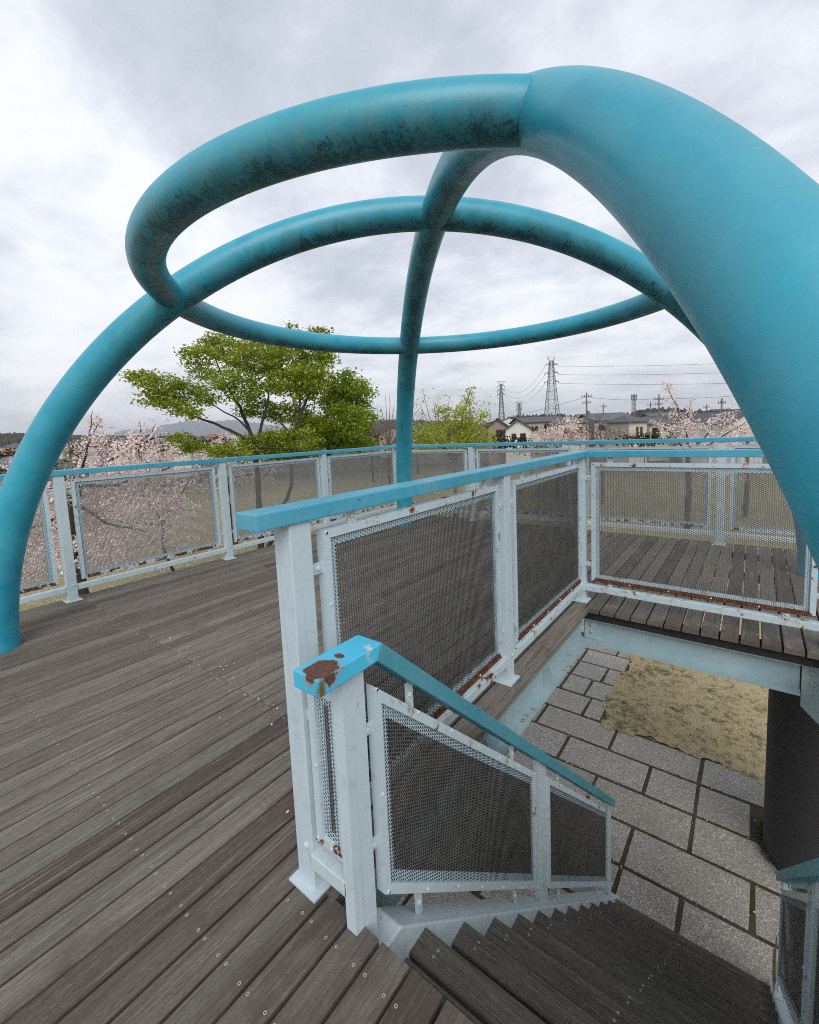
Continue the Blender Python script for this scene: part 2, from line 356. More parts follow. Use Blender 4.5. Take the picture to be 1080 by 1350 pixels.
def panel(parent, quad, n, tabs, bottom_rust=.55, half=.0012, bolts=True, skin='perf'):
    """perforated sheet in a riveted angle frame. quad: lower near, lower far, upper far, upper near; n: side it is seen from; tabs: (start, end) strips tying it to its neighbours"""
    q = [Vector(p) for p in quad]; n = Vector(n).normalized()
    sheet = MB(); i1 = inset(q, .026)
    ux = (q[1]-q[0]).normalized(); uy = n.cross(ux); 
    if uy.z < 0: uy = -uy
    vert = abs(ux.z) > .2
    uu = Vector((0, 1, 0)) if vert else ux; vv = Vector((0, 0, 1)) if vert else uy
    UV = lambda P: [((p-q[0]).dot(uu), (p-q[0]).dot(vv)) for p in P]
    i0 = inset(i1, .034)
    for off, mi in ((half, 0), (half*.5, 1), (0., 1), (-half*.5, 1), (-half, 0)):      # front skin, hole walls coloured dark for the shade inside them, back skin of the plate
        if mi: sheet.face([p+n*off for p in i1], 1, 0., UV(i1)); continue
        sheet.face([p+n*off for p in i0], 0, 0., UV(i0))
        for i in range(4):                                                            # margin brushed over when the frame was painted
            j = (i+1) % 4; e = [i1[i], i1[j], i0[j], i0[i]]; sheet.face([p+n*off for p in e], 2, 0., UV(e))
    so = sheet.build('mesh_panel', [M[skin], M['perfwall'], M['perfpaint']], parent)
    fr = MB(); i2 = inset(q, .030); i3 = inset(q, .060)
    rs = [.12+.2*random.random() for _ in range(4)]; rs[0] = bottom_rust
    fpoly(fr, q, i2, n, -.02, .012, rs)
    fpoly(fr, inset(q, .027), i3, n, -.009, -.0035, [r*.5 for r in rs])
    for a, b in tabs: fr.bar(a, b, .035, .006, 0, .25, n)
    if bolts:
        for i in range(4):
            a, b = q[i], q[(i+1) % 4]; L = (b-a).length; k = max(2, int(L/.24))
            ctr = (q[0]+q[1]+q[2]+q[3])/4
            for j in range(k+1):
                p = a.lerp(b, (j+.0001)/k); p = p+(ctr-p).normalized()*.018
                fr.dome(p+n*.012, n, .0062)
        for a, b in tabs:
            p = Vector(a).lerp(Vector(b), .55); fr.dome(p+n*.003, n, .009)
    fo = fr.build('frame', M['pale'], None)
    fo.parent = so
    return so
def post(parent, x, y, h=1.198, half=.04, plate=True, z0=0.):
    mb = MB(); mb.box((x-half, y-half, z0+.008), (x+half, y+half, h), 0, .05, .004)
    if plate:
        mb.box((x-.064, y-.064, z0+.002), (x+.064, y+.064, z0+.009), 0, .12)
    mb.dome((x+half, y+.012, .155), (1, 0, 0), .010); mb.dome((x+.012, y-half, .155), (0, -1, 0), .010)
    return mb.build('post', M['pale'], parent)
ZB = (.098, .148)          # lower rail
def lower_rail(parent, a, b, rust=.1):
    mb = MB(); a, b = Vector(a), Vector(b); d = (b-a).normalized(); s = Vector((-d.y, d.x, 0))*.03
    k = 8
    for i in range(1):
        v = [a-s, b-s, b+s, a+s]
        mb.hexa([(p.x, p.y, ZB[0]) for p in v]+[(p.x, p.y, ZB[1]) for p in v], 0, rust, .004)
    return mb.build('lower_rail', M['pale'], parent)
def straight_bay(parent, axis, fix, a, b, n, rust=.55, z=(.186, 1.155), gap=.052, side=0., skin='perf'):
    """one bay between posts at a and b (post centres) along an axis: lower rail and framed sheet"""
    def P(t, zz): return Vector((fix+side, t, zz)) if axis == 'Y' else Vector((t, fix+side, zz))
    lower_rail(parent, P(a+.04, 0)-Vector((side, 0, 0) if axis == 'Y' else (0, side, 0)), P(b-.04, 0)-Vector((side, 0, 0) if axis == 'Y' else (0, side, 0)), rust*.42)
    u, v = a+.04+gap, b-.04-gap
    tabs = []
    for zz in (z[0]+.14, z[1]-.12):
        tabs += [(P(a+.04, zz), P(u+.004, zz)), (P(b-.04, zz), P(v-.004, zz))]
    for tt in (u+.14, v-.14):
        tabs += [(P(tt, z[1]-.004), P(tt, 1.2)), (P(tt, ZB[1]-.002), P(tt, z[0]+.004))]
    return panel(parent, [P(u, z[0]), P(v, z[0]), P(v, z[1]), P(u, z[1])], n, tabs, rust, skin=skin)
# ================================================================== DECK
PW = .1105
X0 = -1.034
OPX0, OPX1, OPY0, OPY1 = -1.0, .36, .81, 3.53      # stair well
DX0, DX1, DY0, DY1 = -5.215, 1.5, -2.2, 6.30
deck = MB()
JO = [.512+.786*k for k in range(-3, 8)]            # joist lines
k0 = math.floor((DX0-X0)/PW)
for k in range(k0, 60):
    xa, xb = X0+k*PW, X0+(k+1)*PW
    if xb > DX1: break
    if xa < DX0: xa = DX0
    ch = k % 4
    joints = {0: [JO[4], JO[8]], 1: [JO[2], JO[6]], 2: [JO[4], JO[7]], 3: [JO[1], JO[8]]}[ch]
    segs = [DY0]+[j for j in joints if DY0 < j < DY1]+[DY1]
    pieces = [(segs[i]+(.0015 if i else 0), segs[i+1]-(.0015 if i < len(segs)-2 else 0)) for i in range(len(segs)-1)]
    out = []
    for y0, y1 in pieces:
        if xb > OPX0+.02 and xa < OPX1:
            if y0 < OPY0: out.append((xa, xb, y0, min(y1, OPY0)))
            if y1 > OPY1: out.append((xa, xb, max(y0, OPY1), y1))
            if xa < OPX0 < xb and y1 > OPY0 and y0 < OPY1: pass
        elif abs(xb-X0) < .01:
            for a, b, e in ((y0, min(y1, OPY0), 0), (max(y0, OPY0), min(y1, OPY1), .034), (max(y0, OPY1), y1, 0)):
                if b-a > .01: out.append((xa, xb+e, a, b))
        else: out.append((xa, xb, y0, y1))
    dz = random.uniform(-.0012, .0012)
    for a, b, y0, y1 in out:
        g = .0056; c = .004; z1 = dz; zb = -.034
        x_0, x_1 = a+g, b-g
        sec = [(x_0, zb), (x_1, zb), (x_1, z1-c), (x_1-c, z1), (x_0+c, z1), (x_0, z1-c)]
        v = [(x, y0, z) for x, z in sec]+[(x, y1, z) for x, z in sec]
        n = 6
        deck.poly(v, [tuple(reversed(range(n))), tuple(range(n, 2*n))]+[(i, (i+1) % n, n+(i+1) % n, n+i) for i in range(n)], 0)
        ends = []
        for j in JO:
            if y0+.02 < j < y1-.02: ends.append(j)
            elif abs(j-y0) < .02: ends.append(j+.022)
            elif abs(j-y1) < .02: ends.append(j-.022)
        if abs(y1-OPY0) < .01: ends.append(.722)
        for j in ends:
            if j > 3.9 or j < -.4: continue
            for sx in (-.034, .036):
                px = (a+b)/2+sx+random.uniform(-.002, .002); py = j+random.uniform(-.003, .003)
                if x_0+.01 < px < x_1-.01:
                    zt = z1+.0012; N = 8; r0, r1 = .0052, .0024
                    ring = []
                    for rr in (r0, r1):
                        ring += [(px+rr*math.cos(2*math.pi*i/N), py+rr*math.sin(2*math.pi*i/N), zt) for i in range(N)]
                    deck.poly(ring, [(i, (i+1) % N, N+(i+1) % N, N+i) for i in range(N)], 1)
                    deck.poly([(p[0], p[1], zt-.0006) for p in ring[N:]], [tuple(range(N))], 2)
# joists and edge boards under the planks
for j in JO+[OPY0-.06, OPY1+.06]:
    if OPY0-.03 < j < OPY1+.03:
        deck.box((DX0+.06, j-.03, -.10), (OPX0-.05, j+.03, -.0355), 3); deck.box((OPX1+.05, j-.03, -.10), (DX1-.06, j+.03, -.0355), 3)
    else: deck.box((DX0+.06, j-.03, -.10), (DX1-.06, j+.03, -.0355), 3)
do = deck.build('deck', [M['deckwood'], M['screw'], M['screwhole'], M['joist']]); tag(do, kind='structure')
# ================================================================== STEEL UNDER THE DECK
t = empty('steel_beam', (-.35, 3.6, -.3), 'pale blue steel beam crossing the far end of the stair opening under the plank ends', 'beam', 'steel beams under the deck')
mb = MB()
mb.box((-1.16, 3.57, -.112), (.275, 3.70, -.1022)); mb.box((-1.07, 3.63, -.288), (.275, 3.64, -.112)); mb.box((-1.16, 3.545, -.302), (.275, 3.70, -.288))
mb.build('beam_web', M['steel'], t)
mb = MB(); mb.box((-1.06, 3.614, -.285), (-.955, 3.6295, -.115), 0, .05)
mb.box((.283, 3.612, -.40), (.62, 3.629, -.104))
mb.poly([(.283, 3.612, -.40), (.62, 3.612, -.40), (.62, 3.612, -.75), (.283, 3.629, -.40), (.62, 3.629, -.40), (.62, 3.629, -.75)], [(0,1,2),(5,4,3),(0,2,5,3),(1,4,5,2)])
mb.build('splice_plate', M['steel'], t)
for x, z in ((-1.005, -.165), (-1.005, -.225), (.335, -.165), (.335, -.235), (.42, -.165), (.42, -.235)):
    mb = MB(); mb.dome((x, 3.6115, z), (0, -1, 0), .017 if x > 0 else .013); mb.build('bolt', M['bolt'], t)
t = empty('steel_beam', (-1.07, 2.1, -.3), 'pale blue steel beam with rust spots along the left side of the stair opening', 'beam', 'steel beams under the deck')
mb = MB()
mb.box((-1.17, -1.9, -.112), (-1.035, 3.5, -.1022)); mb.box((-1.092, -1.9, -.295), (-1.082, 3.60, -.112), 0, .05); mb.box((-1.17, -1.9, -.309), (-1.015, 3.53, -.295), 0, .31)
mb.build('beam_web', M['steel'], t)
for y in (.98, 1.87, 2.76):
    mb = MB(); mb.poly([(-1.081, y, -.294), (-1.02, y, -.294), (-1.02, y, -.19), (-1.04, y, -.113), (-1.081, y, -.113)]+[(-1.081, y+.012, -.294), (-1.02, y+.012, -.294), (-1.02, y+.012, -.19), (-1.04, y+.012, -.113), (-1.081, y+.012, -.113)],
            [(0,1,2,3,4),(9,8,7,6,5)]+[(i, (i+1) % 5, 5+(i+1) % 5, 5+i) for i in range(5)])
    mb.build('stiffener', M['steel'], t)
def concrete():
    t = NT('dark_damp_concrete'); co = t.n('ShaderNodeTexCoord').outputs['Object']
    a = t.noise(co, 260., 4, .75); b = t.noise(t.mapping(co, (3, 3, .6)), 1., 5, .6)
    c = t.mix(t.ramp(a, [(.35, 0.), (.65, 1.)]), (.018, .017, .018), (.075, .073, .075)); c = t.mix(t.math('MULTIPLY', b, .6), c, (.02, .019, .02))
    return t.done(t.bsdf(c, .8, a, .5, .004))
M['concrete'] = concrete()
mb = MB(); n = 64; cx_, cy_, rr_ = .69, 5.32, .51
ringz = [-2.95, -.36, -.34, -.11]; rads = [rr_, rr_, rr_-.012, rr_-.012]
for z, r_ in zip(ringz, rads): mb.v += [(cx_+r_*math.cos(2*math.pi*i/n), cy_+r_*math.sin(2*math.pi*i/n), z) for i in range(n)]
for q in range(3):
    for i in range(n): mb.f.append((q*n+i, q*n+(i+1) % n, (q+1)*n+(i+1) % n, (q+1)*n+i)); mb.m.append(0); mb.r.append(0)
mb.f.append(tuple(3*n+i for i in range(n))); mb.m.append(0); mb.r.append(0)
o = mb.build('concrete_column', M['concrete'], smooth=True); tag(o, 'dark round concrete column standing on the pavers under the deck', 'column')
# ================================================================== PIPE DOME
pc = (-1.945, 2.957); pa, pH, pn, pm, ringr, ringz_, pr, rr2, pang = 3.383, 3.090, 2.0, 1.860, 1.942, 2.497, .1172, .0972, .777
t = empty('pipe_pergola', (pc[0], pc[1], 0), 'teal dome of two crossing pipe arches and one pipe ring standing on the deck', 'pergola')
def sweep(pts, r, n=40, closed=False):
    mb = MB(); pts = [Vector(p) for p in pts]; k = len(pts)
    pl = (pts[k//4]-pts[0]).cross(pts[k//2]-pts[0]).normalized()
    for i, p in enumerate(pts):
        a = pts[(i-1) % k] if closed else pts[max(i-1, 0)]; b = pts[(i+1) % k] if closed else pts[min(i+1, k-1)]
        d = (b-a).normalized(); x = pl; y = d.cross(x).normalized()
        mb.v += [tuple(p+(x*math.cos(2*math.pi*j/n)+y*math.sin(2*math.pi*j/n))*r) for j in range(n)]
    for i in range(k if closed else k-1):
        for j in range(n):
            a, b = i*n, ((i+1) % k)*n
            mb.f.append((a+j, a+(j+1) % n, b+(j+1) % n, b+j)); mb.m.append(0); mb.r.append(0)
    return mb
for th in (pang, pang+math.pi/2):
    pts = []
    NS = 160
    for i in range(NS+1):
        q = math.pi*i/NS; c, s = math.cos(q), math.sin(q)
        u = pa*math.copysign(abs(c)**(2/pn), c); z = pH*max(s, 0)**(2/pm)
        pts.append((pc[0]+u*math.cos(th), pc[1]+u*math.sin(th), z))
    d0 = 0.03
    pts = [(pts[0][0], pts[0][1], -.06)]+pts+[(pts[-1][0], pts[-1][1], -.06)]
    # drop points that bunch up
    qq = [pts[0]]
    for p in pts[1:]:
        if (Vector(p)-Vector(qq[-1])).length > .02: qq.append(p)
    mb = sweep(qq, pr)
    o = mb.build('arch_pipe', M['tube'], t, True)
def sag(a):
    x = ((a-(pang-math.pi/2)) % (2*math.pi))/(math.pi/2)      # the span between two legs has settled a little
    return .085*math.sin(math.pi*x)**.8 if 0 < x < 1 else 0.
pts = [(pc[0]+ringr*math.cos(2*math.pi*i/180), pc[1]+ringr*math.sin(2*math.pi*i/180), ringz_-sag(2*math.pi*i/180)) for i in range(180)]
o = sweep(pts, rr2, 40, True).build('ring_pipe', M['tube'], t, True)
# ================================================================== GUARDRAILS
ZR = (1.198, 1.248)
def handrail(parent, paths, w=.1, z=ZR):
    mb = MB()
    for q in paths: mb.hexa([(x, y, z[0]) for x, y in q]+[(x, y, z[1]) for x, y in q], 0, .08, .005)
    return mb.build('handrail', M['rail'], parent)
OX, OY = -5.10, 6.20
t = empty('guardrail', (OX, OY, 0), 'long outer guardrail along the left and back edges of the deck before the trees', 'guardrail', 'guardrails of the deck')
h = .05
handrail(t, [[(OX-h, -2.2), (OX+h, -2.2), (OX+h, OY-h), (OX-h, OY+h)], [(OX-h, OY+h), (OX+h, OY-h), (1.48, OY-h), (1.48, OY+h)]])
ys = [-2.0, -.40, 1.228, 2.835, 4.445, OY]; xs = [OX, -3.56, -1.905, -.288, 1.33]
for y in ys[1:]: post(t, OX, y)
for x in xs[1:]: post(t, x, OY)
for a, b in zip(ys[1:-1], ys[2:]): straight_bay(t, 'Y', OX, a, b, (1, 0, 0), random.uniform(.35, .6), side=.0, skin='perfpale')
for a, b in zip(xs[:-1], xs[1:]): straight_bay(t, 'X', OY, a, b, (0, -1, 0), random.uniform(.35, .6), side=.0, skin='perfpale')
IX, IY, EX = -1.108, 3.685, .43
t = empty('guardrail', (IX, IY, 0), 'inner guardrail bending round the stair opening, its bottom frames rusty', 'guardrail', 'guardrails of the deck')
handrail(t, [[(IX-h, .672), (IX+h, .672), (IX+h, IY-h), (IX-h, IY+h)], [(IX-h, IY+h), (IX+h, IY-h), (EX-h, IY-h), (EX+h, IY+h)]])
for y in (.826, 2.245, IY): post(t, IX, y)
post(t, EX, IY)
straight_bay(t, 'Y', IX, .826, 2.245, (1, 0, 0), .92, side=.02); straight_bay(t, 'Y', IX, 2.245, IY, (1, 0, 0), .80, side=.02)
straight_bay(t, 'X', IY, IX, EX, (0, -1, 0), .86, side=-.02)
# narrow panel between the first post and the stair newel
V = Vector
lower_rail(t, (-1.068, .806, 0), (-.906, .806, 0), .24)
panel(t, [V((-1.05, .806, .185)), V((-.912, .806, .185)), V((-.912, .806, .72)), V((-1.05, .806, .72))], (0, -1, 0),
      [(V((-1.068, .806, .60)), V((-1.046, .806, .60))), (V((-.99, .806, .715)), V((-.99, .806, .795)))], .40)
# ================================================================== STAIRS
RX, RXZ = .2421, .2195           # going and rise
SI0, SI1 = -.836, .20            # inner faces of the stringers
GZ = -2.80
sl = RXZ/RX
t = empty('staircase', (-.32, 1.0, 0), 'timber plank stair with blue steel stringers going down through the deck', 'stair')
def stringer(x0, x1):
    mb = MB(); y0 = .931; z0 = -.096; y1 = 3.86
    zt = z0-sl*(y1-y0)
    prof = [(.815, z0), (y0, z0), (y1, zt), (y1, GZ+.002), (y1-.25, GZ+.002), (.815, z0-.40)]
    v = [(x0, y, z) for y, z in prof]+[(x1, y, z) for y, z in prof]
    mb.poly(v, [(0,1,2,3,4,5), (11,10,9,8,7,6)]+[(i, 6+i, 6+(i+1) % 6, (i+1) % 6) for i in range(6)], 0, .05)
    o = mb.build('stringer', M['pale'], t)
    b = o.modifiers.new('edge', 'BEVEL'); b.width = .006; b.segments = 2
    return o
stringer(SI0-.105, SI0); stringer(SI1, SI1+.105)
for i in range(1, 13):
    nose = 1.054+RX*(i-1); z = -RXZ*i if i < 12 else -2.63
    mb = MB()
    for (ya, yb) in ((nose-.094, nose), (nose-.200, nose-.106)):
        y0, y1 = ya, yb; c = .004
        sec = [(y0, z-.035), (y1, z-.035), (y1, z-c), (y1-c, z), (y0+c, z), (y0, z-c)]
        v = [(SI0+.001, y, q) for y, q in sec]+[(SI1-.001, y, q) for y, q in sec]
        mb.poly(v, [tuple(range(6)), tuple(reversed(range(6, 12)))]+[(k, 6+k, 6+(k+1) % 6, (k+1) % 6) for k in range(6)])
        for px in (SI0+.075, SI0+.50, SI1-.075):
            for py in (y0+.035, y1-.035):
                N = 8; ring = []
                jx, jy = px+random.uniform(-.006, .006), py+random.uniform(-.004, .004)
                for r_ in (.0050, .0024): ring += [(jx+r_*math.cos(2*math.pi*k/N), jy+r_*math.sin(2*math.pi*k/N), z+.001) for k in range(N)]
                mb.poly(ring, [(k, (k+1) % N, N+(k+1) % N, N+k) for k in range(N)], 1); mb.poly([(p[0], p[1], z+.0005) for p in ring[N:]], [tuple(range(N))], 2)
    mb.build('tread', [M['treadwood'], M['screw'], M['screwhole']], t)
def stair_rail(cx, sgn, label):
    """sgn +1: seen from its right side"""
    t = empty('stair_railing', (cx, .82, 0), label, 'railing', 'railings of the stair')
    a, b = cx-.05, cx+.05
    zt, zb = .845, .797
    ye, ze = 3.726, -1.72; yb = .916; yb2 = .893
    s = (zt-ze)/(ye-yb)
    mb = MB()
    mb.hexa([(a, .673, zb), (b, .673, zb), (b, yb2, zb), (a, yb2, zb), (a, .673, zt), (b, .673, zt), (b, yb, zt), (a, yb, zt)], 0, .1, .004)
    mb.build('rail_cap', M['cap'] if sgn > 0 else M['railworn'], t)
    mb = MB(); zl = zb-s*(ye-yb2)
    mb.hexa([(a, yb2, zb), (b, yb2, zb), (b, ye-.02, zl+.02*s), (a, ye-.02, zl+.02*s), (a, yb, zt), (b, yb, zt), (b, ye, ze), (a, ye, ze)], 0, .05, .004)
    mb.build('handrail', M['railworn'], t)
    def zc(y): return zb-s*(y-yb2)
    def zs(y): return -.096-sl*(y-.931)
    for y0, y1, foot in ((.776, .862, None), (2.158, 2.255, 1), (3.615, 3.705, 1)):
        if foot is None: ztop0 = ztop1 = zb; zb0 = zb1 = .001
        else: ztop0, ztop1 = zc(y0)+.003, zc(y1)+.003; zb0, zb1 = zs(y0)-.001, zs(y1)-.001
        mb = MB()
        if foot is None:
            mb.hexa([(cx-.020, y0, .001), (cx+.020, y0, .001), (cx+.020, .809, .001), (cx-.020, .809, .001), (cx-.020, y0, ztop0), (cx+.020, y0, ztop0), (cx+.020, .809, ztop0), (cx-.020, .809, ztop0)], 0, .12, 0)
            mb.hexa([(cx-.020, .811, -.45), (cx+.020, .811, -.45), (cx+.020, y1, -.45), (cx-.020, y1, -.45), (cx-.020, .809, ztop0), (cx+.020, .809, ztop0), (cx+.020, y1, ztop0), (cx-.020, y1, ztop0)], 0, .12, 0)
        else:
            mb.hexa([(cx-.020, y0, zb0), (cx+.020, y0, zb0), (cx+.020, y1, zb1), (cx-.020, y1, zb1), (cx-.020, y0, ztop0), (cx+.020, y0, ztop0), (cx+.020, y1, ztop1), (cx-.020, y1, ztop1)], 0, .1, .003)
        mb.build('post', M['pale'], t)
    x = cx+.035*sgn*0+sgn*.018
    for (ya, yb_, za, zz) in ((.892, 2.085, .715, .035), (2.25, 3.585, -.505, -1.2)):
        # lower near, lower far, upper far, upper near
        dz = sl*(yb_-ya)
        q = [V((x, ya, zz)), V((x, yb_, zz-dz)), V((x, yb_, za-dz)), V((x, ya, za))]
        tabs = []
        for f in (.16, .80):
            y = ya+(yb_-ya)*f
            tabs += [(V((x-.012*sgn, y, za-sl*(y-ya)-.01)), V((x-.012*sgn, y, zc(y)+.004))), (V((x-.012*sgn, y, zz-sl*(y-ya)+.01)), V((x-.012*sgn, y, zs(y)-.001)))]
        for f in (.25, .8):
            z_ = zz+(za-zz)*f
            tabs.append((V((x-.012*sgn, ya+.01, z_)), V((x-.012*sgn, ya-.04, z_))))
        panel(t, q, (sgn, 0, 0), tabs, .18, .0017)
    return t
stair_rail(-.893, 1, 'blue stair railing with a big rust patch on its cap, left of the treads')
stair_rail(.257, -1, 'weathered blue railing on the right side of the stair, cut by the picture edge')
# ================================================================== GROUND AND PAVING
def ground_mat():
    t = NT('dry_grass_ground'); co = t.n('ShaderNodeTexCoord').outputs['Object']
    a = t.noise(co, 1.1, 6, .65); b = t.noise(co, 9., 6, .7); f = t.noise(co, 70., 4, .75); g = t.noise(co, .05, 4, .6)
    sand = t.ramp(f, [(.3, (.20, .145, .065)), (.5, (.40, .315, .165)), (.7, (.62, .52, .33))])
    moss = t.ramp(f, [(.3, (.025, .032, .010)), (.7, (.085, .090, .032))])
    c = t.mix(t.ramp(t.math('ADD', t.math('MULTIPLY', a, .4), t.math('MULTIPLY', b, .6)), [(.50, 0.), (.60, .9)]), sand, moss)
    p = t.n('ShaderNodeSeparateXYZ'); t.l(co, p.inputs[0])
    d = t.n('ShaderNodeVectorMath', operation='DISTANCE'); t.l(co, d.inputs[0]); d.inputs[1].default_value = (0, 8.5, -2.8)
    far = t.math('MULTIPLY', t.math('SUBTRACT', d.outputs['Value'], 5.5), .3, clamp=True)
    turf = t.mix(t.ramp(b, [(.35, 0.), (.65, 1.)]), (.15, .155, .055), (.29, .25, .125))
    pt = t.n('ShaderNodeTexVoronoi'); t.l(co, pt.inputs['Vector']); pt.inputs['Scale'].default_value = 9.
    litter = t.math('MULTIPLY', t.math('LESS_THAN', pt.outputs['Distance'], .30), t.ramp(t.noise(co, .35, 4, .6), [(.36, .15), (.55, 1.)]))
    turf = t.mix(litter, turf, (.60, .47, .44))
    c = t.mix(far, c, turf)
    far2 = t.math('MULTIPLY', t.math('SUBTRACT', d.outputs['Value'], 45.), .03, clamp=True)
    c = t.mix(far2, c, t.ramp(g, [(.35, (.04, .045, .025)), (.5, (.08, .075, .05)), (.65, (.05, .06, .03))]))
    return t.done(t.bsdf(c, .9, f, .6, .01))
M['ground'] = ground_mat()
def gz(x, y):
    r = math.hypot(x+2, y-3)
    z = GZ-.012
    if r > 13: z -= 2.6*(1-math.exp(-(r-13)/28.))
    if r > 60: z -= 2.0*(1-math.exp(-(r-60)/120.))
    if r > 18: z += .25*math.sin(x*.11+1)*math.cos(y*.09)*min(1, (r-18)/20)
    return z
mb = MB(); rings = [0, 3, 6, 9, 12, 14, 17, 20, 24, 29, 35, 42, 50, 60, 72, 88, 110, 140, 180, 240, 340, 500, 800, 1400, 3000, 7000, 16000]; na = 72
mb.v.append((-2, 3, gz(-2, 3)))
for r_ in rings[1:]:
    for j in range(na):
        a = 2*math.pi*j/na; x, y = -2+r_*math.cos(a), 3+r_*math.sin(a); mb.v.append((x, y, gz(x, y)))
for j in range(na): mb.f.append((0, 1+j, 1+(j+1) % na)); mb.m.append(0); mb.r.append(0)
for i in range(len(rings)-2):
    for j in range(na):
        a, b = 1+i*na, 1+(i+1)*na; mb.f.append((a+j, b+j, b+(j+1) % na, a+(j+1) % na)); mb.m.append(0); mb.r.append(0)
tag(mb.build('ground', M['ground'], smooth=True), kind='structure')
def paver_mat():
    t = NT('exposed_aggregate_paver'); co = t.n('ShaderNodeTexCoord').outputs['Object']; rnd = t.n('ShaderNodeNewGeometry').outputs['Random Per Island']
    v = t.n('ShaderNodeTexVoronoi'); t.l(co, v.inputs['Vector']); v.inputs['Scale'].default_value = 95.
    sp = t.n('ShaderNodeSeparateColor'); t.l(v.outputs['Color'], sp.inputs[0])
    n = t.noise(co, 3.2, 5, .65); f = t.noise(co, 150., 4, .7)
    c = t.ramp(sp.outputs[0], [(0., (.24, .235, .225)), (.3, (.38, .37, .37)), (.55, (.28, .27, .26)), (.75, (.48, .47, .46)), (.93, (.62, .61, .60))], 'CONSTANT')
    c = t.mix(t.ramp(v.outputs['Distance'], [(.4, 0.), (.9, .6)]), c, (.12, .115, .11))
    c = t.mix(t.math('MULTIPLY', t.ramp(n, [(.42, 0.), (.7, 1.)]), .4), c, (.19, .185, .175))
    c = t.mix(t.math('MULTIPLY', t.ramp(f, [(.55, 0.), (.8, 1.)]), .35), c, (.3, .29, .28))
    c = t.mix(t.math('MULTIPLY', rnd, .30), c, (.22, .20, .18)); c = t.mix(1., c, (1.22, 1.18, 1.08), 'MULTIPLY')
    q = t.n('ShaderNodeSeparateXYZ'); t.l(co, q.inputs[0])
    ex = t.math('MAXIMUM', t.math('SUBTRACT', -1.64, q.outputs[0]), 0.); ey = t.math('MAXIMUM', t.math('SUBTRACT', 6.31, q.outputs[1]), 0.)
    de = t.math('SQRT', t.math('ADD', t.math('MULTIPLY', ex, ex), t.math('MULTIPLY', ey, ey)))
    soil = t.math('MULTIPLY', t.math('SUBTRACT', t.math('ADD', t.noise(co, 14., 6, .72), t.math('MULTIPLY', de, -.9)), .40), 5., clamp=True)
    c = t.mix(t.math('MULTIPLY', soil, .9), c, t.ramp(f, [(.3, (.16, .125, .07)), (.5, (.36, .30, .19)), (.7, (.55, .48, .33))]))
    return t.done(t.bsdf(c, .85, t.math('ADD', f, v.outputs['Distance']), .5, .004))
M['paver'] = paver_mat()
def moss_mat():
    t = NT('mossy_joint'); co = t.n('ShaderNodeTexCoord').outputs['Object']
    a = t.noise(co, 4., 5, .65); f = t.noise(co, 130., 4, .75)
    m1 = t.ramp(f, [(.3, (.018, .020, .008)), (.7, (.075, .072, .022))]); m2 = t.ramp(f, [(.3, (.035, .028, .018)), (.7, (.14, .115, .07))])
    return t.done(t.bsdf(t.mix(t.ramp(a, [(.42, 0.), (.6, 1.)]), m1, m2), .95, f, .9, .008))
M['moss'] = moss_mat()
pv = MB(); PR, PL, PG = .5225, 1.0, .040
joints_xy = []
for k in range(-8, 14):
    ya = 4.22+PR*k; yb = ya+PR
    off = -.90 if k % 2 == 0 else -.40
    for j in range(-9, 5):
        xa = off+PL*j; xb = xa+PL
        if ya > 6.25:
            if xa > -1.66: continue
            xb = min(xb, -1.64)
            if xb-xa < .12: continue
        if xb > 4 or xa < -7 : continue
        cut = [(xa, xb)]
        if random.random() < .10 or (ya > 6.2 and random.random() < .3): mid = (xa+xb)/2+.0; cut = [(xa, mid), (mid, xb)]
        for u0, u1 in cut:
            g = PG/2; jz = random.uniform(-.004, .004)
            jit = [random.uniform(-.006, .006) for _ in range(4)]
            if math.hypot((u0+u1)/2-cx_, (ya+yb)/2-cy_) < .3: continue
            pv.hexa([(u0+g+jit[0], ya+g, GZ-.05), (u1-g+jit[1], ya+g, GZ-.05), (u1-g+jit[2], yb-g, GZ-.05), (u0+g+jit[3], yb-g, GZ-.05),
                     (u0+g+jit[0], ya+g, GZ+jz), (u1-g+jit[1], ya+g, GZ+jz*.5), (u1-g+jit[2], yb-g, GZ+jz), (u0+g+jit[3], yb-g, GZ+jz)], 0, 0, .008)
pv.box((-7, 0, GZ-.06), (4, 6.33, GZ-.007), 1); pv.box((-7, 6.33, GZ-.06), (-1.6, 11.6, GZ-.007), 1)
tag(pv.build('paving', [M['paver'], M['moss']]), kind='structure')
# ragged edge of bare soil creeping over the slabs, grass tufts and weeds
sb = MB()
def wob(t, sd): return .045*math.sin(t*3.1+sd)+.035*math.sin(t*7.7+sd*2.3)+.022*math.sin(t*17.3+sd*1.7)+.012*math.sin(t*41+sd)+rng.normal(0, .006)
vy = np.arange(11.5, 6.33, -.025); hx = np.arange(-1.60, 3.2, .025)
edge = [(-1.655+wob(y, 1.)-.03, y) for y in vy]+[(x, 6.30+wob(x, 4.)-.03) for x in hx]
inn = [(-1.40, max(y, 6.56)) for y in vy]+[(max(x, -1.40), 6.56) for x in hx]
for (a, b), (c, d), (e, f), (g_, h_) in zip(edge, edge[1:], inn[1:], inn):
    sb.poly([(a, b, GZ+.0045), (c, d, GZ+.0045), (e, f, GZ-.0105), (g_, h_, GZ-.0105)], [(0, 1, 2, 3)])
tag(sb.build('bare_soil', M['ground'], smooth=True), kind='structure')
M['blade'] = leaf_mat('short_grass_blade', [(0, (.06, .075, .018)), (.5, (.13, .13, .04)), (1, (.36, .31, .15))], .3) if False else plain('short_grass_blade', (.13, .135, .045), .9, .45, 9.)
T = []
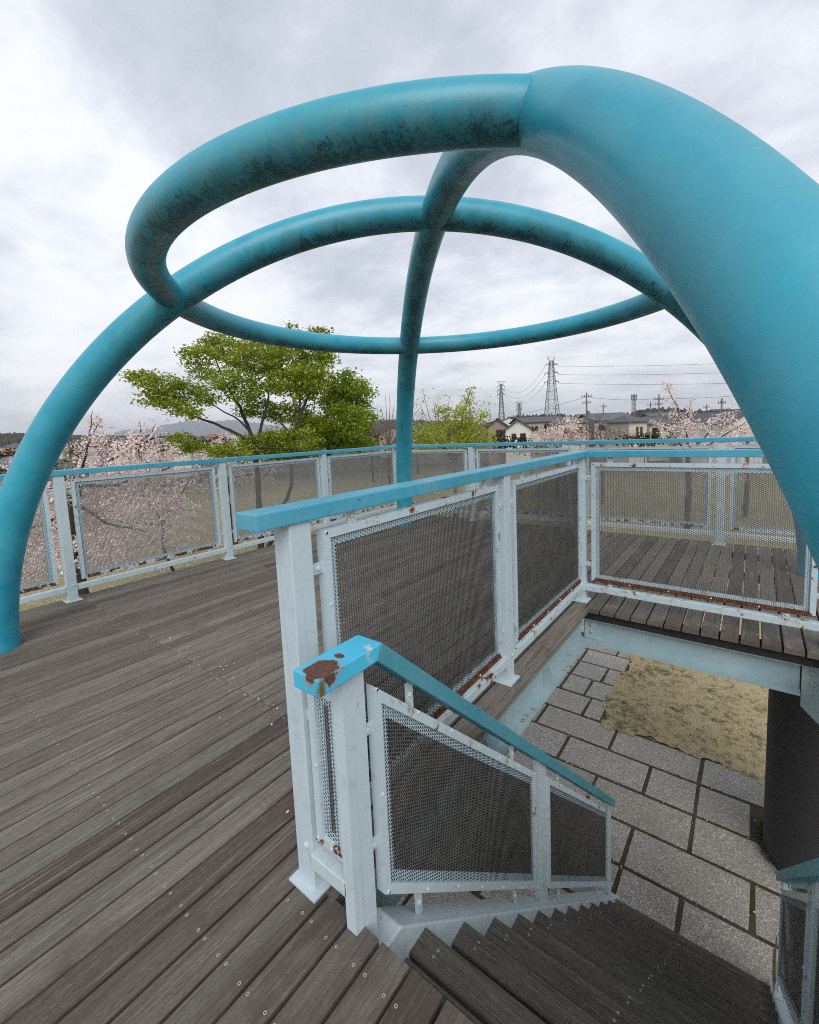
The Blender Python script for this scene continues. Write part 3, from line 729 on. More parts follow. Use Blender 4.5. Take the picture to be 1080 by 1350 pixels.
for _ in range(900):
    x, y = rng.uniform(-1.7, 3), 6.25+abs(rng.normal(0, 2.2))
    if y > 12: continue
    for _b in range(6): T.append((x+rng.normal(0, .028), y+rng.normal(0, .028), rng.uniform(.012, .040)))
for _ in range(60):
    a = rng.uniform(2.6, 4.4); x, y = cx_+math.cos(a)*(rr_+.02), cy_+math.sin(a)*(rr_+.02)
    for _b in range(8): T.append((x+rng.normal(0, .018), y+rng.normal(0, .018), rng.uniform(.02, .07)))
for k in range(-2, 6):
    for _ in range(34):
        x, y = rng.uniform(-2.5, .6), 4.22+PR*k
        for _b in range(4): T.append((x+rng.normal(0, .02), y+rng.normal(0, .010), rng.uniform(.006, .018)))
T = np.array(T); N = len(T); V4 = np.zeros((N, 4, 3)); a = rng.uniform(0, 6.28, N); lx, ly = rng.normal(0, .5, N)*T[:, 2], rng.normal(0, .5, N)*T[:, 2]
for i, (sg, f) in enumerate(((-1, 0), (1, 0), (.25, 1), (-.25, 1))):
    V4[:, i, 0] = T[:, 0]+np.cos(a)*sg*.0028+lx*f; V4[:, i, 1] = T[:, 1]+np.sin(a)*sg*.0028+ly*f; V4[:, i, 2] = GZ-.006+T[:, 2]*f+.006*(f)
tag(quads_mesh('grass', V4, M['blade']), 'short olive grass tufts on the bare soil and weeds in the paving joints', 'grass', None, 'stuff')
# fallen petals
M['petal'] = plain('fallen_petal', (.72, .64, .60), .7, .15)
N = 4600
P = np.zeros((N, 2)); cnt = 0
while cnt < N:
    x, y = rng.uniform(-4.5, 4), rng.uniform(3.6, 13)
    onlawn = y > 6.3 and x > -1.65
    if not onlawn:
        k = math.floor((y-4.22)/PR); dy = abs(((y-4.22)/PR-round((y-4.22)/PR))*PR)
        off = -.90 if k % 2 == 0 else -.40
        dx = abs(((x-off)/PL-round((x-off)/PL))*PL)
        if min(dx, dy) > .03 and rng.random() > .05: continue
        if min(dx, dy) <= .03 and rng.random() > .8: continue
    P[cnt] = (x, y); cnt += 1
a = rng.uniform(0, 6.28, N); s = rng.uniform(.006, .013, N); V4 = np.zeros((N, 4, 3))
for i in range(4):
    t_ = a+i*math.pi/2; e = s*(1. if i % 2 == 0 else .62)
    V4[:, i, 0] = P[:, 0]+np.cos(t_)*e; V4[:, i, 1] = P[:, 1]+np.sin(t_)*e; V4[:, i, 2] = GZ+.006+rng.uniform(0, .006, N)+(i % 2)*.003
o = quads_mesh('fallen_petals', V4, M['petal']); tag(o, 'white blossom petals scattered on the sandy grass and in the paving joints', 'petals', None, 'stuff')
# petals blown onto the planks
pts_ = []
for x, y, sx, sy, k in ((-2.75, 1.32, .9, .06, 24), (-2.0, 2.2, .8, .6, 10), (-3.4, 1.35, .6, .06, 16), (-1.35, 1.0, .05, .05, 5), (-3.0, 4.2, 1.2, 1.0, 20)):
    for _ in range(k): pts_.append((rng.normal(x, sx), rng.normal(y, sy)))
pts_ = np.array([p for p in pts_ if -5 < p[0] < -1.2 and .0 < p[1] < 6]); N = len(pts_); V4 = np.zeros((N, 4, 3)); a = rng.uniform(0, 6.28, N); s = rng.uniform(.005, .010, N)
for i in range(4):
    t_ = a+i*math.pi/2; e = s*(1. if i % 2 == 0 else .6)
    V4[:, i, 0] = pts_[:, 0]+np.cos(t_)*e; V4[:, i, 1] = pts_[:, 1]+np.sin(t_)*e; V4[:, i, 2] = .0035+(i % 2)*.002
o = quads_mesh('blown_petals', V4, M['petal']); tag(o, 'few pale petals lying along the plank joints of the deck', 'petals', None, 'stuff')
# dry reed caught in the right railing
mb = MB(); mb.tube([(.195, 3.26, -2.17), (.19, 3.20, -1.98), (.185, 3.16, -1.80), (.19, 3.12, -1.62)], [.003, .010, .008, .002], 6)
mb.tube([(.186, 3.165, -1.83), (.18, 3.20, -1.80)], [.006, .002], 5)
M['reed'] = plain('dry_reed', (.36, .29, .19), .8, .3, 30.)
tag(mb.build('dry_reed', M['reed']), 'dry tan reed stalk stuck against the mesh of the lower right stair railing', 'reed')
# ================================================================== PLANTS
def leaf_mat(name, stops, trans=.35, rough=.6):
    t = NT(name); r_ = t.n('ShaderNodeNewGeometry').outputs['Random Per Island']; c = t.ramp(r_, stops)
    d = t.n('ShaderNodeBsdfDiffuse'); t.l(c, d.inputs[0]); tr = t.n('ShaderNodeBsdfTranslucent'); t.l(c, tr.inputs[0])
    mx = t.n('ShaderNodeMixShader'); mx.inputs[0].default_value = trans; t.l(d.outputs[0], mx.inputs[1]); t.l(tr.outputs[0], mx.inputs[2])
    return t.done(mx.outputs[0])
M['maple'] = leaf_mat('olive_spring_leaf', [(0, (.15, .22, .022)), (.5, (.29, .37, .038)), (.8, (.42, .47, .062)), (1, (.54, .56, .11))], .55)
M['zelkova'] = leaf_mat('fresh_green_leaf', [(0, (.15, .23, .022)), (.5, (.27, .37, .040)), (1, (.44, .50, .08))], .55)
M['lime'] = leaf_mat('yellow_green_leaf', [(0, (.24, .30, .028)), (.5, (.40, .46, .05)), (1, (.55, .57, .11))], .5)
M['blossom'] = leaf_mat('cherry_blossom', [(0, (.36, .19, .18)), (.15, (.72, .56, .54)), (.6, (.88, .75, .72)), (1, (.93, .87, .85))], .35)
M['bud'] = leaf_mat('brown_bud', [(0, (.10, .05, .04)), (.6, (.18, .10, .08)), (1, (.30, .20, .17))], .2)
M['scrub'] = leaf_mat('dark_scrub_leaf', [(0, (.018, .024, .010)), (.5, (.04, .045, .018)), (1, (.085, .08, .035))], .3)
M['bark'] = plain('dark_bark', (.040, .032, .027), .9, .4, 12., .5)
M['twig'] = plain('grey_brown_twig', (.12, .095, .085), .9, .3, 12.)
def leaves(C, n_each, spread, size, flat=0., jit=.35, elong=.62):
    """small bent leaf faces clustered round the points C"""
    C = np.asarray(C, float); n = len(C)*n_each
    c = np.repeat(C, n_each, 0)+rng.normal(0, 1, (n, 3))*np.array(spread)
    nr = rng.normal(0, 1, (n, 3)); nr[:, 2] = np.abs(nr[:, 2])+flat; nr /= np.linalg.norm(nr, axis=1)[:, None]
    h = rng.normal(0, 1, (n, 3)); x = np.cross(nr, h); x /= np.linalg.norm(x, axis=1)[:, None]+1e-9; y = np.cross(nr, x)
    s = size*rng.uniform(1-jit, 1+jit, n)[:, None]
    V = np.zeros((n, 4, 3)); V[:, 0] = c-x*s*.5; V[:, 1] = c+y*s*elong*.5; V[:, 2] = c+x*s*.5-nr*s*.15; V[:, 3] = c-y*s*elong*.5
    return V
def blobs(spec, d, dj=1., per=1.):
    """spec: (px, py, rx, ry) ellipses seen at distance d -> (centre, radii in metres)"""
    out = []
    for px, py, rx, ry in spec:
        k = d/F; out.append((at(px, py, d+random.uniform(-1, 1)*dj), rx*k, ry*k))
    return out
right_v = np.array([_cy, _sy, 0.]); fwd_h = np.array([-_sy, _cy, 0.]); up_v = np.array([0, 0, 1.])
def twig_points(bl, dens, depth=1.):
    """points spread through the ellipsoids, denser outside"""
    P = []
    for c, rx, rz in bl:
        n = max(4, int(dens*rx*rz)); q = rng.normal(0, 1, (n, 3)); q /= np.linalg.norm(q, axis=1)[:, None]; q *= rng.uniform(.25, 1, n)[:, None]**.6
        P.append(np.array(c)+q[:, :1]*rx*right_v+q[:, 1:2]*min(rx, rz*1.6)*depth*fwd_h+q[:, 2:3]*rz*up_v)
    return np.concatenate(P)
def grow(limbs, tips, r_tip=.008, mb=None, sag=.06, every=1):
    """limbs: polylines (points, r0, r1); every tip is tied by a thin curved twig to the nearest limb point below it"""
    mb = mb or MB(); nodes = []
    for pts, r0, r1 in limbs:
        pts = [Vector(p) for p in pts]; fine = []
        for a, b in zip(pts, pts[1:]):
            k = max(2, int((b-a).length/.25))
            for i in range(k): fine.append(a.lerp(b, i/k))
        fine.append(pts[-1])
        L = len(fine)
        for i in range(1, L-1): fine[i] = fine[i]+Vector(rng.normal(0, .012, 3))
        mb.tube(fine, [r0+(r1-r0)*i/(L-1) for i in range(L)], 6)
        for i, p in enumerate(fine): nodes.append((p.x, p.y, p.z, r0+(r1-r0)*i/(L-1)))
    A = np.array(nodes)
    order = np.argsort(((tips[:, None, :]-A[None, ::4, :3])**2).sum(2).min(1)) if len(tips)*len(A) < 4e7 else np.arange(len(tips))
    extra = A
    for q in order[::every]:
        p = tips[q]; d = ((extra[:, :3]-p)**2).sum(1)+np.maximum(extra[:, 2]-p[2]+.05, 0)**2*4
        b = extra[np.argmin(d)]; a = Vector(b[:3]); e = Vector(p); L = (e-a).length
        if L < .03 or L > 3.5: continue
        mid = a.lerp(e, .5)+Vector((rng.normal(0, .06)*L, rng.normal(0, .06)*L, -sag*L))
        r0 = min(b[3]*.6, r_tip*(1+L*.9)); mb.tube([a, a.lerp(mid, .6)*1., mid, e], [r0, r0*.8, r0*.65, r_tip*.4], 4, 0, False)
        new = [(v.x, v.y, v.z, r_) for v, r_ in ((mid, r0*.65), (mid.lerp(e, .5), r0*.5), (e, r_tip*.5))]
        extra = np.vstack([extra, new])
    return mb
def path(d, *px): return [at(x, y, d) for x, y in px]
def tree(name, label, cat, base, limbs, tips, leafsets, group=None, bark='bark', every=1, r_tip=.008, part='crown'):
    t = empty(name, base, label, cat, group)
    mb = grow(limbs, tips, r_tip, every=every); mb.build('trunk', M[bark], t, True)
    if leafsets:
        V = np.concatenate([q[0] for q in leafsets]); mi = np.concatenate([np.full(len(q[0]), i) for i, q in enumerate(leafsets)])
        quads_mesh(part, V, [M[q[1]] for q in leafsets], t, 4, mi)
    return t
def base_of(px, d):
    p = at(px, 600, d); return Vector((p.x, p.y, gz(p.x, p.y)))
# --- big spreading tree left of the middle
d = 15.
B = base_of(335, d); top = at(338, 590, d)
spec = [(188,497,22,9),(212,508,30,13),(245,516,30,14),(205,526,22,9),(232,536,22,9),(262,470,24,14),(290,458,34,18),(322,470,30,18),(268,492,20,10),(300,500,26,14),(345,458,30,24),(378,475,32,26),(412,462,26,26),(428,470,14,20),(348,500,34,22),(392,505,34,24),(342,540,30,14),(322,520,24,12),(412,500,24,24),(250,545,16,7),(272,527,18,8),(345,585,46,14),(385,578,36,16),(385,545,36,16),(300,596,34,9),(255,590,38,8),(236,578,18,7),(410,560,28,14),(375,600,60,12),(420,440,18,8),(385,432,8,5)]
tips = twig_points(blobs(spec, d, 1.1), 230)
limbs = [([B, at(340, 640, d), top], .11, .085), (path(d, (338,590),(330,570),(322,552),(316,535),(303,515),(292,493),(283,470)), .075, .02),
         (path(d, (338,592),(322,577),(303,567),(283,558),(258,550),(243,543),(225,533),(208,521),(190,505)), .07, .012), (path(d, (330,570),(318,556),(297,543),(273,530),(250,520)), .04, .01),
         ([B, at(384, 640, d-.6), at(386, 594, d-.6), at(389, 572, d-.6), at(394, 550, d-.6), at(396, 528, d-.6), at(399, 500, d-.6), at(405, 470, d-.6)], .09, .015),
         (path(d-.6, (394,552),(403,530),(412,508),(418,485),(425,455)), .05, .012), (path(d-.6, (388,580),(374,560),(360,548),(350,538)), .045, .012), (path(d-.3, (338,590),(345,560),(352,535),(356,505),(352,470)), .06, .015),
         (path(d-.6, (386,594),(360,590),(330,590),(290,597),(255,592)), .05, .012)]
tree('broadleaf_tree', 'big spreading olive green tree with dark forked limbs beyond the left guardrail', 'tree', B, limbs, tips, [(leaves(tips, 18, (.14, .14, .06), .105, .5), 'maple')], every=4)
# --- fuller green tree to its right
d = 17.
B = base_of(436, d)
spec = [(452,508,20,16),(444,530,26,22),(470,522,22,18),(452,555,30,24),(478,553,18,18),(440,582,38,14),(470,585,26,10),(457,494,8,6),(478,508,6,8),(487,520,5,6),(425,565,20,14)]
tips = twig_points(blobs(spec, d, .9), 230)
limbs = [([B, at(434, 640, d), at(432, 600, d), at(437, 574, d), at(446, 552, d), at(452, 525, d), at(455, 500, d)], .16, .015), (path(d, (432,600),(448,585),(458,568),(468,545),(474,515)), .07, .012), (path(d, (434,590),(428,560),(432,535)), .05, .012)]
tree('broadleaf_tree', 'dense fresh green tree just right of the big olive one, behind the guardrail corner', 'tree', B, limbs, tips, [(leaves(tips, 22, (.15, .15, .09), .11, .3), 'zelkova')], every=4)
# --- yellow green shrub-like tree right of the back pipe
d = 18.
B = base_of(598, d)
spec = [(565,572,20,16),(592,566,24,18),(622,566,22,18),(600,586,44,12),(640,576,10,12),(608,545,12,12),(618,527,6,14),(584,545,12,10),(560,590,14,10),(622,513,3,5),(636,552,6,10)]
tips = twig_points(blobs(spec, d, .8), 190)
spr = [(552,530),(556,512),(572,528),(579,520),(594,522),(634,533),(648,545),(642,530)]
limbs = [([B, at(600, 620, d), at(605, 575, d), at(613, 540, d), at(622, 511, d)], .10, .01)]+[(path(d, (598,610),(580+(x-590)*.2, 575),(x, y)), .03, .005) for x, y in spr]+[(path(d, (600,600),(575,580),(556,560)), .05, .01), (path(d, (600,605),(625,580),(640,562)), .05, .01)]
t2 = np.array([at(x+random.uniform(-5, 5), y+random.uniform(-3, 22), d) for x, y in spr for _ in range(7)])
tree('young_tree', 'low yellow green tree with upright sprigs right of the back pipe leg', 'tree', B, limbs, np.concatenate([tips, t2]), [(leaves(tips, 14, (.12, .12, .09), .095, .2), 'lime'), (leaves(t2, 3, (.08, .08, .12), .085, .2), 'lime')], bark='twig', every=6)
# --- bare trees
d = 21.
B = base_of(512, d)
fan = [(497,548),(502,535),(508,522),(514,520),(520,528),(552,524),(548,510),(527,540),(556,535),(490,556),(560,548)]
limbs = [([B, at(513, 620, d), at(513, 585, d)], .07, .05)]+[(path(d, (513,590),(513+(x-513)*.35, 570),(x, y)), .028, .006) for x, y in fan]
tips = twig_points(blobs([(505,555,18,26),(545,545,14,28),(520,575,24,14)], d, .6), 26)
tree('bare_tree', 'leafless grey brown tree of fine twigs behind the back pipe leg', 'tree', B, limbs, tips, [(leaves(tips[::2], 2, (.08, .08, .08), .06), 'bud')], bark='twig', r_tip=.012)
d = 30.
B = base_of(795, d)
spec = [(782,566,24,14),(800,572,26,12),(825,576,18,9),(755,572,14,10),(790,553,14,8)]
tips = twig_points(blobs(spec, d, 1.2), 80)
limbs = [([B, at(795, 600, d), at(793, 580, d)], .12, .08)]+[(path(d, (794,590),(x*.6+794*.4, 572),(x, y)), .04, .008) for x, y in ((768,556),(780,550),(790,546),(802,552),(815,560),(830,568),(758,566))]
tree('bare_tree', 'reddish brown leafless tree among the blossoms in front of the white house', 'tree', B, limbs, tips, [(leaves(tips, 5, (.18, .18, .14), .10), 'bud')], bark='twig', r_tip=.014)
# --- cherry trees
def cherry(label, d, basepx, limbs_px, spec, dens, n_each, size, spr, group='cherry trees in blossom'):
    B = base_of(basepx, d); limbs = []
    for i, (q, r0, r1) in enumerate(limbs_px):
        p = path(d, *q); limbs.append((([B]+p) if i == 0 else p, r0, r1))
    tips = twig_points(blobs(spec, d, .9), dens)
    lim = []
    for pts, r0, r1 in limbs[1:]:
        pts = [Vector(p) for p in pts]
        for a, b in zip(pts, pts[1:]):
            for _ in range(max(2, int((b-a).length/.16))): lim.append(a.lerp(b, random.random())+Vector(rng.normal(0, .05, 3)))
    allp = np.concatenate([tips, np.array(lim)]) if lim else tips
    return tree('cherry_tree', label, 'cherry tree', B, limbs, tips, [(leaves(allp, n_each, spr, size, 0., .4, .9), 'blossom'), (leaves(tips[::4], 2, spr, size*.8), 'bud')], group, every=5, r_tip=.009, part='blossom')
cherry('large pink cherry tree in bloom close behind the left guardrail', 9.5, 95,
       [([(92,720),(96,660),(104,630)], .16, .10), ([(104,630),(112,600),(120,578),(128,562),(134,552)], .030, .005), ([(104,632),(140,610),(175,590),(200,570),(206,558)], .028, .004), ([(100,640),(150,640),(200,625),(240,610)], .05, .01), ([(98,655),(60,640),(30,620),(18,612)], .05, .01), ([(118,575),(119,560),(122,542)], .02, .005), ([(178,583),(186,568),(183,556)], .02, .005), ([(96,660),(140,690),(190,700)], .04, .01), ([(96,670),(60,690),(30,700)], .04, .01)],
       [(120,600,20,22),(150,592,30,18),(185,590,26,16),(215,596,24,12),(205,570,7,9),(180,573,10,8),(132,575,10,12),(126,556,4,6),(120,625,30,16),(165,620,40,16),(210,620,30,12),(20,615,14,8),(120,670,50,24),(180,665,46,22),(60,670,36,30),(60,720,40,24),(110,730,60,24),(175,715,46,26),(30,760,30,22),(225,660,20,24),(45,640,26,14),(140,645,70,20),(95,700,60,36),(40,700,30,40)], 300, 15, .046, (.08, .08, .07))
cherry('wide low pink cherry tree behind the left guardrail, right of the larger near one', 13.5, 215,
       [([(215,720),(215,690)], .05, .04), ([(215,690),(190,655),(165,625)], .035, .006), ([(215,690),(240,650),(262,615)], .035, .006), ([(215,692),(170,690),(130,680)], .03, .006), ([(215,690),(216,650),(222,606)], .03, .006)],
       [(215,612,44,20),(255,632,34,22),(190,655,50,24),(150,690,46,22),(265,604,20,10),(230,670,40,20),(170,620,40,16),(225,705,50,20)], 90, 12, .062, (.11, .11, .08))
cherry('low pink cherry tree behind the left guardrail, below the big olive tree', 20., 300,
       [([(300,660),(300,630)], .14, .09), ([(300,630),(280,600),(268,588)], .05, .01), ([(300,630),(320,610),(335,596)], .05, .01), ([(300,632),(345,622),(372,616)], .05, .01)],
       [(275,596,30,10),(310,604,40,12),(300,578,14,7),(350,612,40,8),(330,630,40,10),(290,560+25,10,6)], 110, 12, .085, (.13, .13, .09))
cherry('pale cherry tree in bloom seen behind the back guardrail, left of the brown bare tree', 33., 735,
       [([(735,600),(735,590)], .14, .09), ([(735,590),(722,572),(712,562)], .05, .01), ([(735,590),(745,570),(752,552)], .05, .01), ([(735,590),(760,575),(772,570)], .05, .01)],
       [(742,566,24,12),(722,574,20,9),(755,556,12,8),(764,572,16,9),(705,580,16,6),(740,582,40,6)], 55, 12, .11, (.15, .15, .11))
cherry('tall pink cherry tree with one upright spray, right of the white house', 19., 908,
       [([(908,640),(907,600)], .14, .10), ([(907,600),(906,575),(900,555),(892,535),(884,518),(879,505)], .05, .008), ([(907,600),(890,575),(872,562),(866,552)], .045, .008), ([(907,600),(930,575),(948,556),(962,540)], .05, .008), ([(907,602),(945,580),(975,562),(990,552)], .05, .008), ([(900,556),(908,545),(914,526)], .02, .005)],
       [(905,562,18,13),(890,545,9,12),(884,526,5,12),(880,512,3,7),(925,566,20,12),(948,556,16,12),(962,545,8,10),(880,566,14,9),(970,568,18,10),(915,582,44,8),(865,560,6,6),(908,545,7,8),(985,575,16,10),(950,590,40,10),(960,620,50,14)], 85, 13, .07, (.10, .10, .08))
cherry('pink cherry tree behind the far right of the back guardrail', 24., 985,
       [([(985,640),(985,600)], .14, .09), ([(985,600),(975,575),(972,560)], .05, .01), ([(985,600),(1000,575),(1010,560)], .05, .01)],
       [(985,585,30,12),(1000,565,20,14),(965,580,16,10),(1020,590,30,14)], 110, 13, .095, (.14, .14, .11))
# ================================================================== HOUSES
def tile_mat(name, col):
    t = NT(name); co = t.n('ShaderNodeTexCoord').outputs['Object']
    s = t.n('ShaderNodeSeparateXYZ'); t.l(co, s.inputs[0])
    row = t.math('FRACT', t.math('MULTIPLY', s.outputs[2], 5.)); n = t.noise(co, 1.3, 5, .6)
    c = t.ramp(n, [(.3, tuple(q*.75 for q in col)), (.7, tuple(q*1.25 for q in col))])
    c = t.mix(t.math('MULTIPLY', t.math('LESS_THAN', row, .22), .45), c, tuple(q*.4 for q in col))
    return t.done(t.bsdf(c, .6, row, .4, .03))
M['slate'] = tile_mat('slate_grey_tile', (.085, .088, .095)); M['brown_tile'] = tile_mat('brown_tile', (.11, .085, .07)); M['red_tile'] = tile_mat('red_brown_tile', (.25, .12, .08)); M['blue_tile'] = tile_mat('blue_grey_tile', (.12, .13, .15))
WALLS = {'white': (.62, .60, .55), 'cream': (.52, .48, .38), 'brown': (.30, .23, .18), 'grey': (.38, .38, .37), 'tan': (.40, .33, .25)}
for k_, v_ in WALLS.items(): M['wall_'+k_] = plain(k_+'_render_wall', v_, .85, .1, 2.)
M['glass'] = plain('dark_window_glass', (.03, .035, .04), .15, .3, 1.); M['frame'] = plain('window_frame', (.10, .09, .085), .5)
Rv, Fv = Vector((_cy, _sy, 0)), Vector((-_sy, _cy, 0))
def house(label, x0, x1, eave, ridge, d, deep, wall, roof, kind='side', turn=0., wins=(), group='houses across the valley', over=.5, base=None, plainwin=True):
    """x0..x1: width in photo pixels at distance d; kind: side (ridge across), gable (gable to us), hip"""
    a, b = at(x0, eave, d), at(x1, eave, d); w = (b-a).length; zc = (a.z+b.z)/2; hr = (at((x0+x1)/2, ridge, d)-at((x0+x1)/2, eave, d)).z
    c = (a+b)/2; ca, sa = math.cos(turn), math.sin(turn); X = Rv*ca+Fv*sa; Y = Fv*ca-Rv*sa
    gb = gz(c.x, c.y)-.3; 
    t = empty('house', (c.x, c.y, gb), label, 'house', group)
    O = Vector((c.x, c.y, 0))+Y*(deep/2)
    def W(u, v, z): p = O+X*u+Y*v; return (p.x, p.y, z)
    hw, hd = w/2, deep/2
    mb = MB(); v = [W(-hw, -hd, gb), W(hw, -hd, gb), W(hw, hd, gb), W(-hw, hd, gb), W(-hw, -hd, zc), W(hw, -hd, zc), W(hw, hd, zc), W(-hw, hd, zc)]
    mb.hexa(v)
    if kind == 'gable':
        mb.poly([W(-hw, -hd, zc), W(hw, -hd, zc), W(0, -hd, zc+hr), W(-hw, hd, zc), W(hw, hd, zc), W(0, hd, zc+hr)], [(0,1,2), (5,4,3)])
    if kind == 'side':
        mb.poly([W(-hw, -hd, zc), W(-hw, hd, zc), W(-hw, 0, zc+hr), W(hw, -hd, zc), W(hw, hd, zc), W(hw, 0, zc+hr)], [(0,1,2), (5,4,3)])
    mb.build('wall', M['wall_'+wall], t)
    mb = MB(); th = .16; o = over; k = .06
    def slab(p):
        p = [Vector(q) for q in p]; n_ = len(p)
        mb.poly([tuple(q) for q in p]+[(q.x, q.y, q.z+th) for q in p], [tuple(reversed(range(n_))), tuple(range(n_, 2*n_))]+[(i, (i+1) % n_, n_+(i+1) % n_, n_+i) for i in range(n_)])
    if kind == 'gable':
        s = hr/hw
        for sg in (-1, 1): slab([W(0, -hd-o, zc+hr+k), W(0, hd+o, zc+hr+k), W(sg*(hw+o), hd+o, zc-o*s+k), W(sg*(hw+o), -hd-o, zc-o*s+k)])
    elif kind == 'side':
        s = hr/hd
        for sg in (-1, 1): slab([W(-hw-o, 0, zc+hr+k), W(hw+o, 0, zc+hr+k), W(hw+o, sg*(hd+o), zc-o*s+k), W(-hw-o, sg*(hd+o), zc-o*s+k)])
    else:
        e = max(hw-hd, .2); z0 = zc-.05
        P = [W(-hw-o, -hd-o, z0), W(hw+o, -hd-o, z0), W(hw+o, hd+o, z0), W(-hw-o, hd+o, z0)]; r0, r1 = W(-e, 0, zc+hr), W(e, 0, zc+hr)
        slab([P[0], P[1], r1, r0]); slab([P[1], P[2], r1]); slab([P[2], P[3], r0, r1]); slab([P[3], P[0], r0])
    mb.bar(W(-hw if kind != 'gable' else 0, 0 if kind != 'gable' else -hd-o, zc+hr+.2), W(hw if kind != 'gable' else 0, 0 if kind != 'gable' else hd+o, zc+hr+.2), .3, .18) if kind != 'hip' else None
    mb.build('roof', M[roof], t)
    if not wins and plainwin: wins = [(-.5, .45, .16, 1.2), (.45, .45, .2, 1.2)]
    for u, dz, ww, hh in wins:
        cu = u*hw; wz = zc-.55-dz-hh/2+.4; s2 = ww*w/2
        mb = MB(); mb.box((0, 0, 0), (0, 0, 0)) if False else None
        q = [(cu-s2, wz-hh/2), (cu+s2, wz-hh/2), (cu+s2, wz+hh/2), (cu-s2, wz+hh/2)]
        for i in range(4):
            (ua, za), (ub, zb_) = q[i], q[(i+1) % 4]; mb.bar(W(ua, -hd-.03, za), W(ub, -hd-.03, zb_), .09, .1)
        mb.bar(W(cu, -hd-.03, wz-hh/2), W(cu, -hd-.03, wz+hh/2), .05, .05)
        f = mb.build('window', M['frame'], t)
        g = MB(); g.hexa([W(cu-s2, -hd-.02, wz-hh/2), W(cu+s2, -hd-.02, wz-hh/2), W(cu+s2, -hd+.02, wz-hh/2), W(cu-s2, -hd+.02, wz-hh/2), W(cu-s2, -hd-.02, wz+hh/2), W(cu+s2, -hd-.02, wz+hh/2), W(cu+s2, -hd+.02, wz+hh/2), W(cu-s2, -hd+.02, wz+hh/2)])
        g.build('pane', M['glass'], f)
    return t
# right hand side
house('brown gabled house with dark grey roof just right of the yellow green tree', 644, 668, 562, 553, 84, 9, 'brown', 'slate', 'gable', -.25, [(.2, .5, .35, 1.2)])
house('white gabled house left of the pale cherry tree, its gable facing the deck', 667, 700, 566, 554.5, 78, 8, 'white', 'slate', 'gable', -.2, [(-.35, .6, .16, 1.0), (.35, .6, .2, 1.3)])
house('long low house with one dark grey roof behind the white gabled house', 690, 748, 556, 549.5, 104, 9, 'tan', 'slate', 'side', .1, [(-.5, .8, .14, 1.1), (.1, .8, .14, 1.1)])
house('dark roofed house half hidden by the pale cherry tree', 736, 776, 558, 549, 96, 8, 'cream', 'brown_tile', 'hip', 0, [(-.4, .8, .2, 1.1), (.4, .8, .2, 1.1)])
house('pale grey house with a wide slate roof above the brown bare tree', 782, 838, 553.5, 545, 98, 9, 'grey', 'blue_tile', 'side', .1, [(-.6, .8, .16, 1.2), (.1, .8, .2, 1.3), (.65, .8, .16, 1.2)])
house('cream house with two slim upright windows and a dark hipped roof', 829, 854, 556, 547, 76, 7, 'cream', 'slate', 'hip', .12, [(-.10, .75, .11, 1.35), (.36, .75, .11, 1.35)])
house('cream house wing with a deep dark balcony, left of the upright cherry spray', 856, 884, 559, 550, 82, 8, 'cream', 'slate', 'side', .1, [(-.35, .5, .40, 1.6)])
house('house with a broad slate roof behind the upright cherry spray', 866, 908, 552, 544, 100, 9, 'grey', 'blue_tile', 'side', 0, [(-.5, .8, .15, 1.2), (.4, .8, .2, 1.2)])
house('small gabled house with grey roof between the two pink cherry sprays', 914, 936, 553, 545, 88, 8, 'grey', 'slate', 'gable', .3, [(0, .6, .4, 1.1)])
house('white house with dark balcony windows among the pink cherry blossoms', 934, 962, 555, 546.5, 80, 8, 'white', 'brown_tile', 'side', .1, [(-.4, .5, .35, 1.3), (.4, .5, .3, 1.3)])
house('white gabled house at the right end, beside the big pipe leg', 962, 1012, 556, 541, 66, 9, 'white', 'slate', 'gable', .2, [(-.3, .8, .2, 1.3), (.4, .8, .16, 1.2)])
# left hand side, lower down the slope
house('grey roofed house low at the left picture edge', -14, 17, 618, 605, 62, 9, 'brown', 'blue_tile', 'side', .2)
house('house with a red brown roof at the left picture edge, above the grey roof', -6, 24, 598, 591, 130, 9, 'tan', 'red_tile', 'side', 0)
house('pale house left of the red brown roof tile house and partly behind the pipe leg', 22, 40, 597, 590, 150, 9, 'cream', 'red_tile', 'hip', .2)
house('grey house with flat looking roof above the large pink cherry tree', 108, 128, 587, 581, 120, 9, 'grey', 'slate', 'side', .2)
house('white slate roofed house seen over the middle of the large pink cherry tree', 143, 160, 583, 578, 150, 9, 'white', 'slate', 'side', -.1)
house('dark roofed house between the large cherry tree and the olive tree', 160, 176, 588, 581, 110, 8, 'brown', 'red_tile', 'gable', .2)
house('cream block of a house under the low branches of the olive tree', 228, 250, 588, 579, 96, 8, 'cream', 'slate', 'hip', .1)
house('wide grey roofed house seen under the olive tree limbs', 196, 226, 583, 578, 130, 9, 'tan', 'blue_tile', 'side', 0)
far = [(0, 590, 230), (30, 588.5, 300), (66, 584.5, 380), (96, 583, 330), (128, 581.5, 420), (158, 580, 390), (182, 579.5, 300), (210, 578.5, 450), (240, 577.5, 360), (268, 576.5, 300), (300, 575.5, 420), (500, 572, 150), (522, 571, 190), (552, 568, 240), (660, 556, 240), (712, 553, 280), (764, 551.5, 220), (812, 549.5, 260), (846, 548, 300), (902, 546, 240), (945, 544.5, 230)]
for i, (px, py, d) in enumerate(far):
    wpx = 9.5*F/d
    house('tiny far house of the town, one low roof among many near the horizon', px, px+wpx, py, py-3.0*F/d*.7, d, 8, random.choice(['white', 'cream', 'grey', 'tan', 'brown']), random.choice(['slate', 'brown_tile', 'blue_tile', 'red_tile', 'slate']), random.choice(['side', 'hip', 'gable']), random.uniform(-.4, .4), (), 'far houses of the town', .4, None, False)
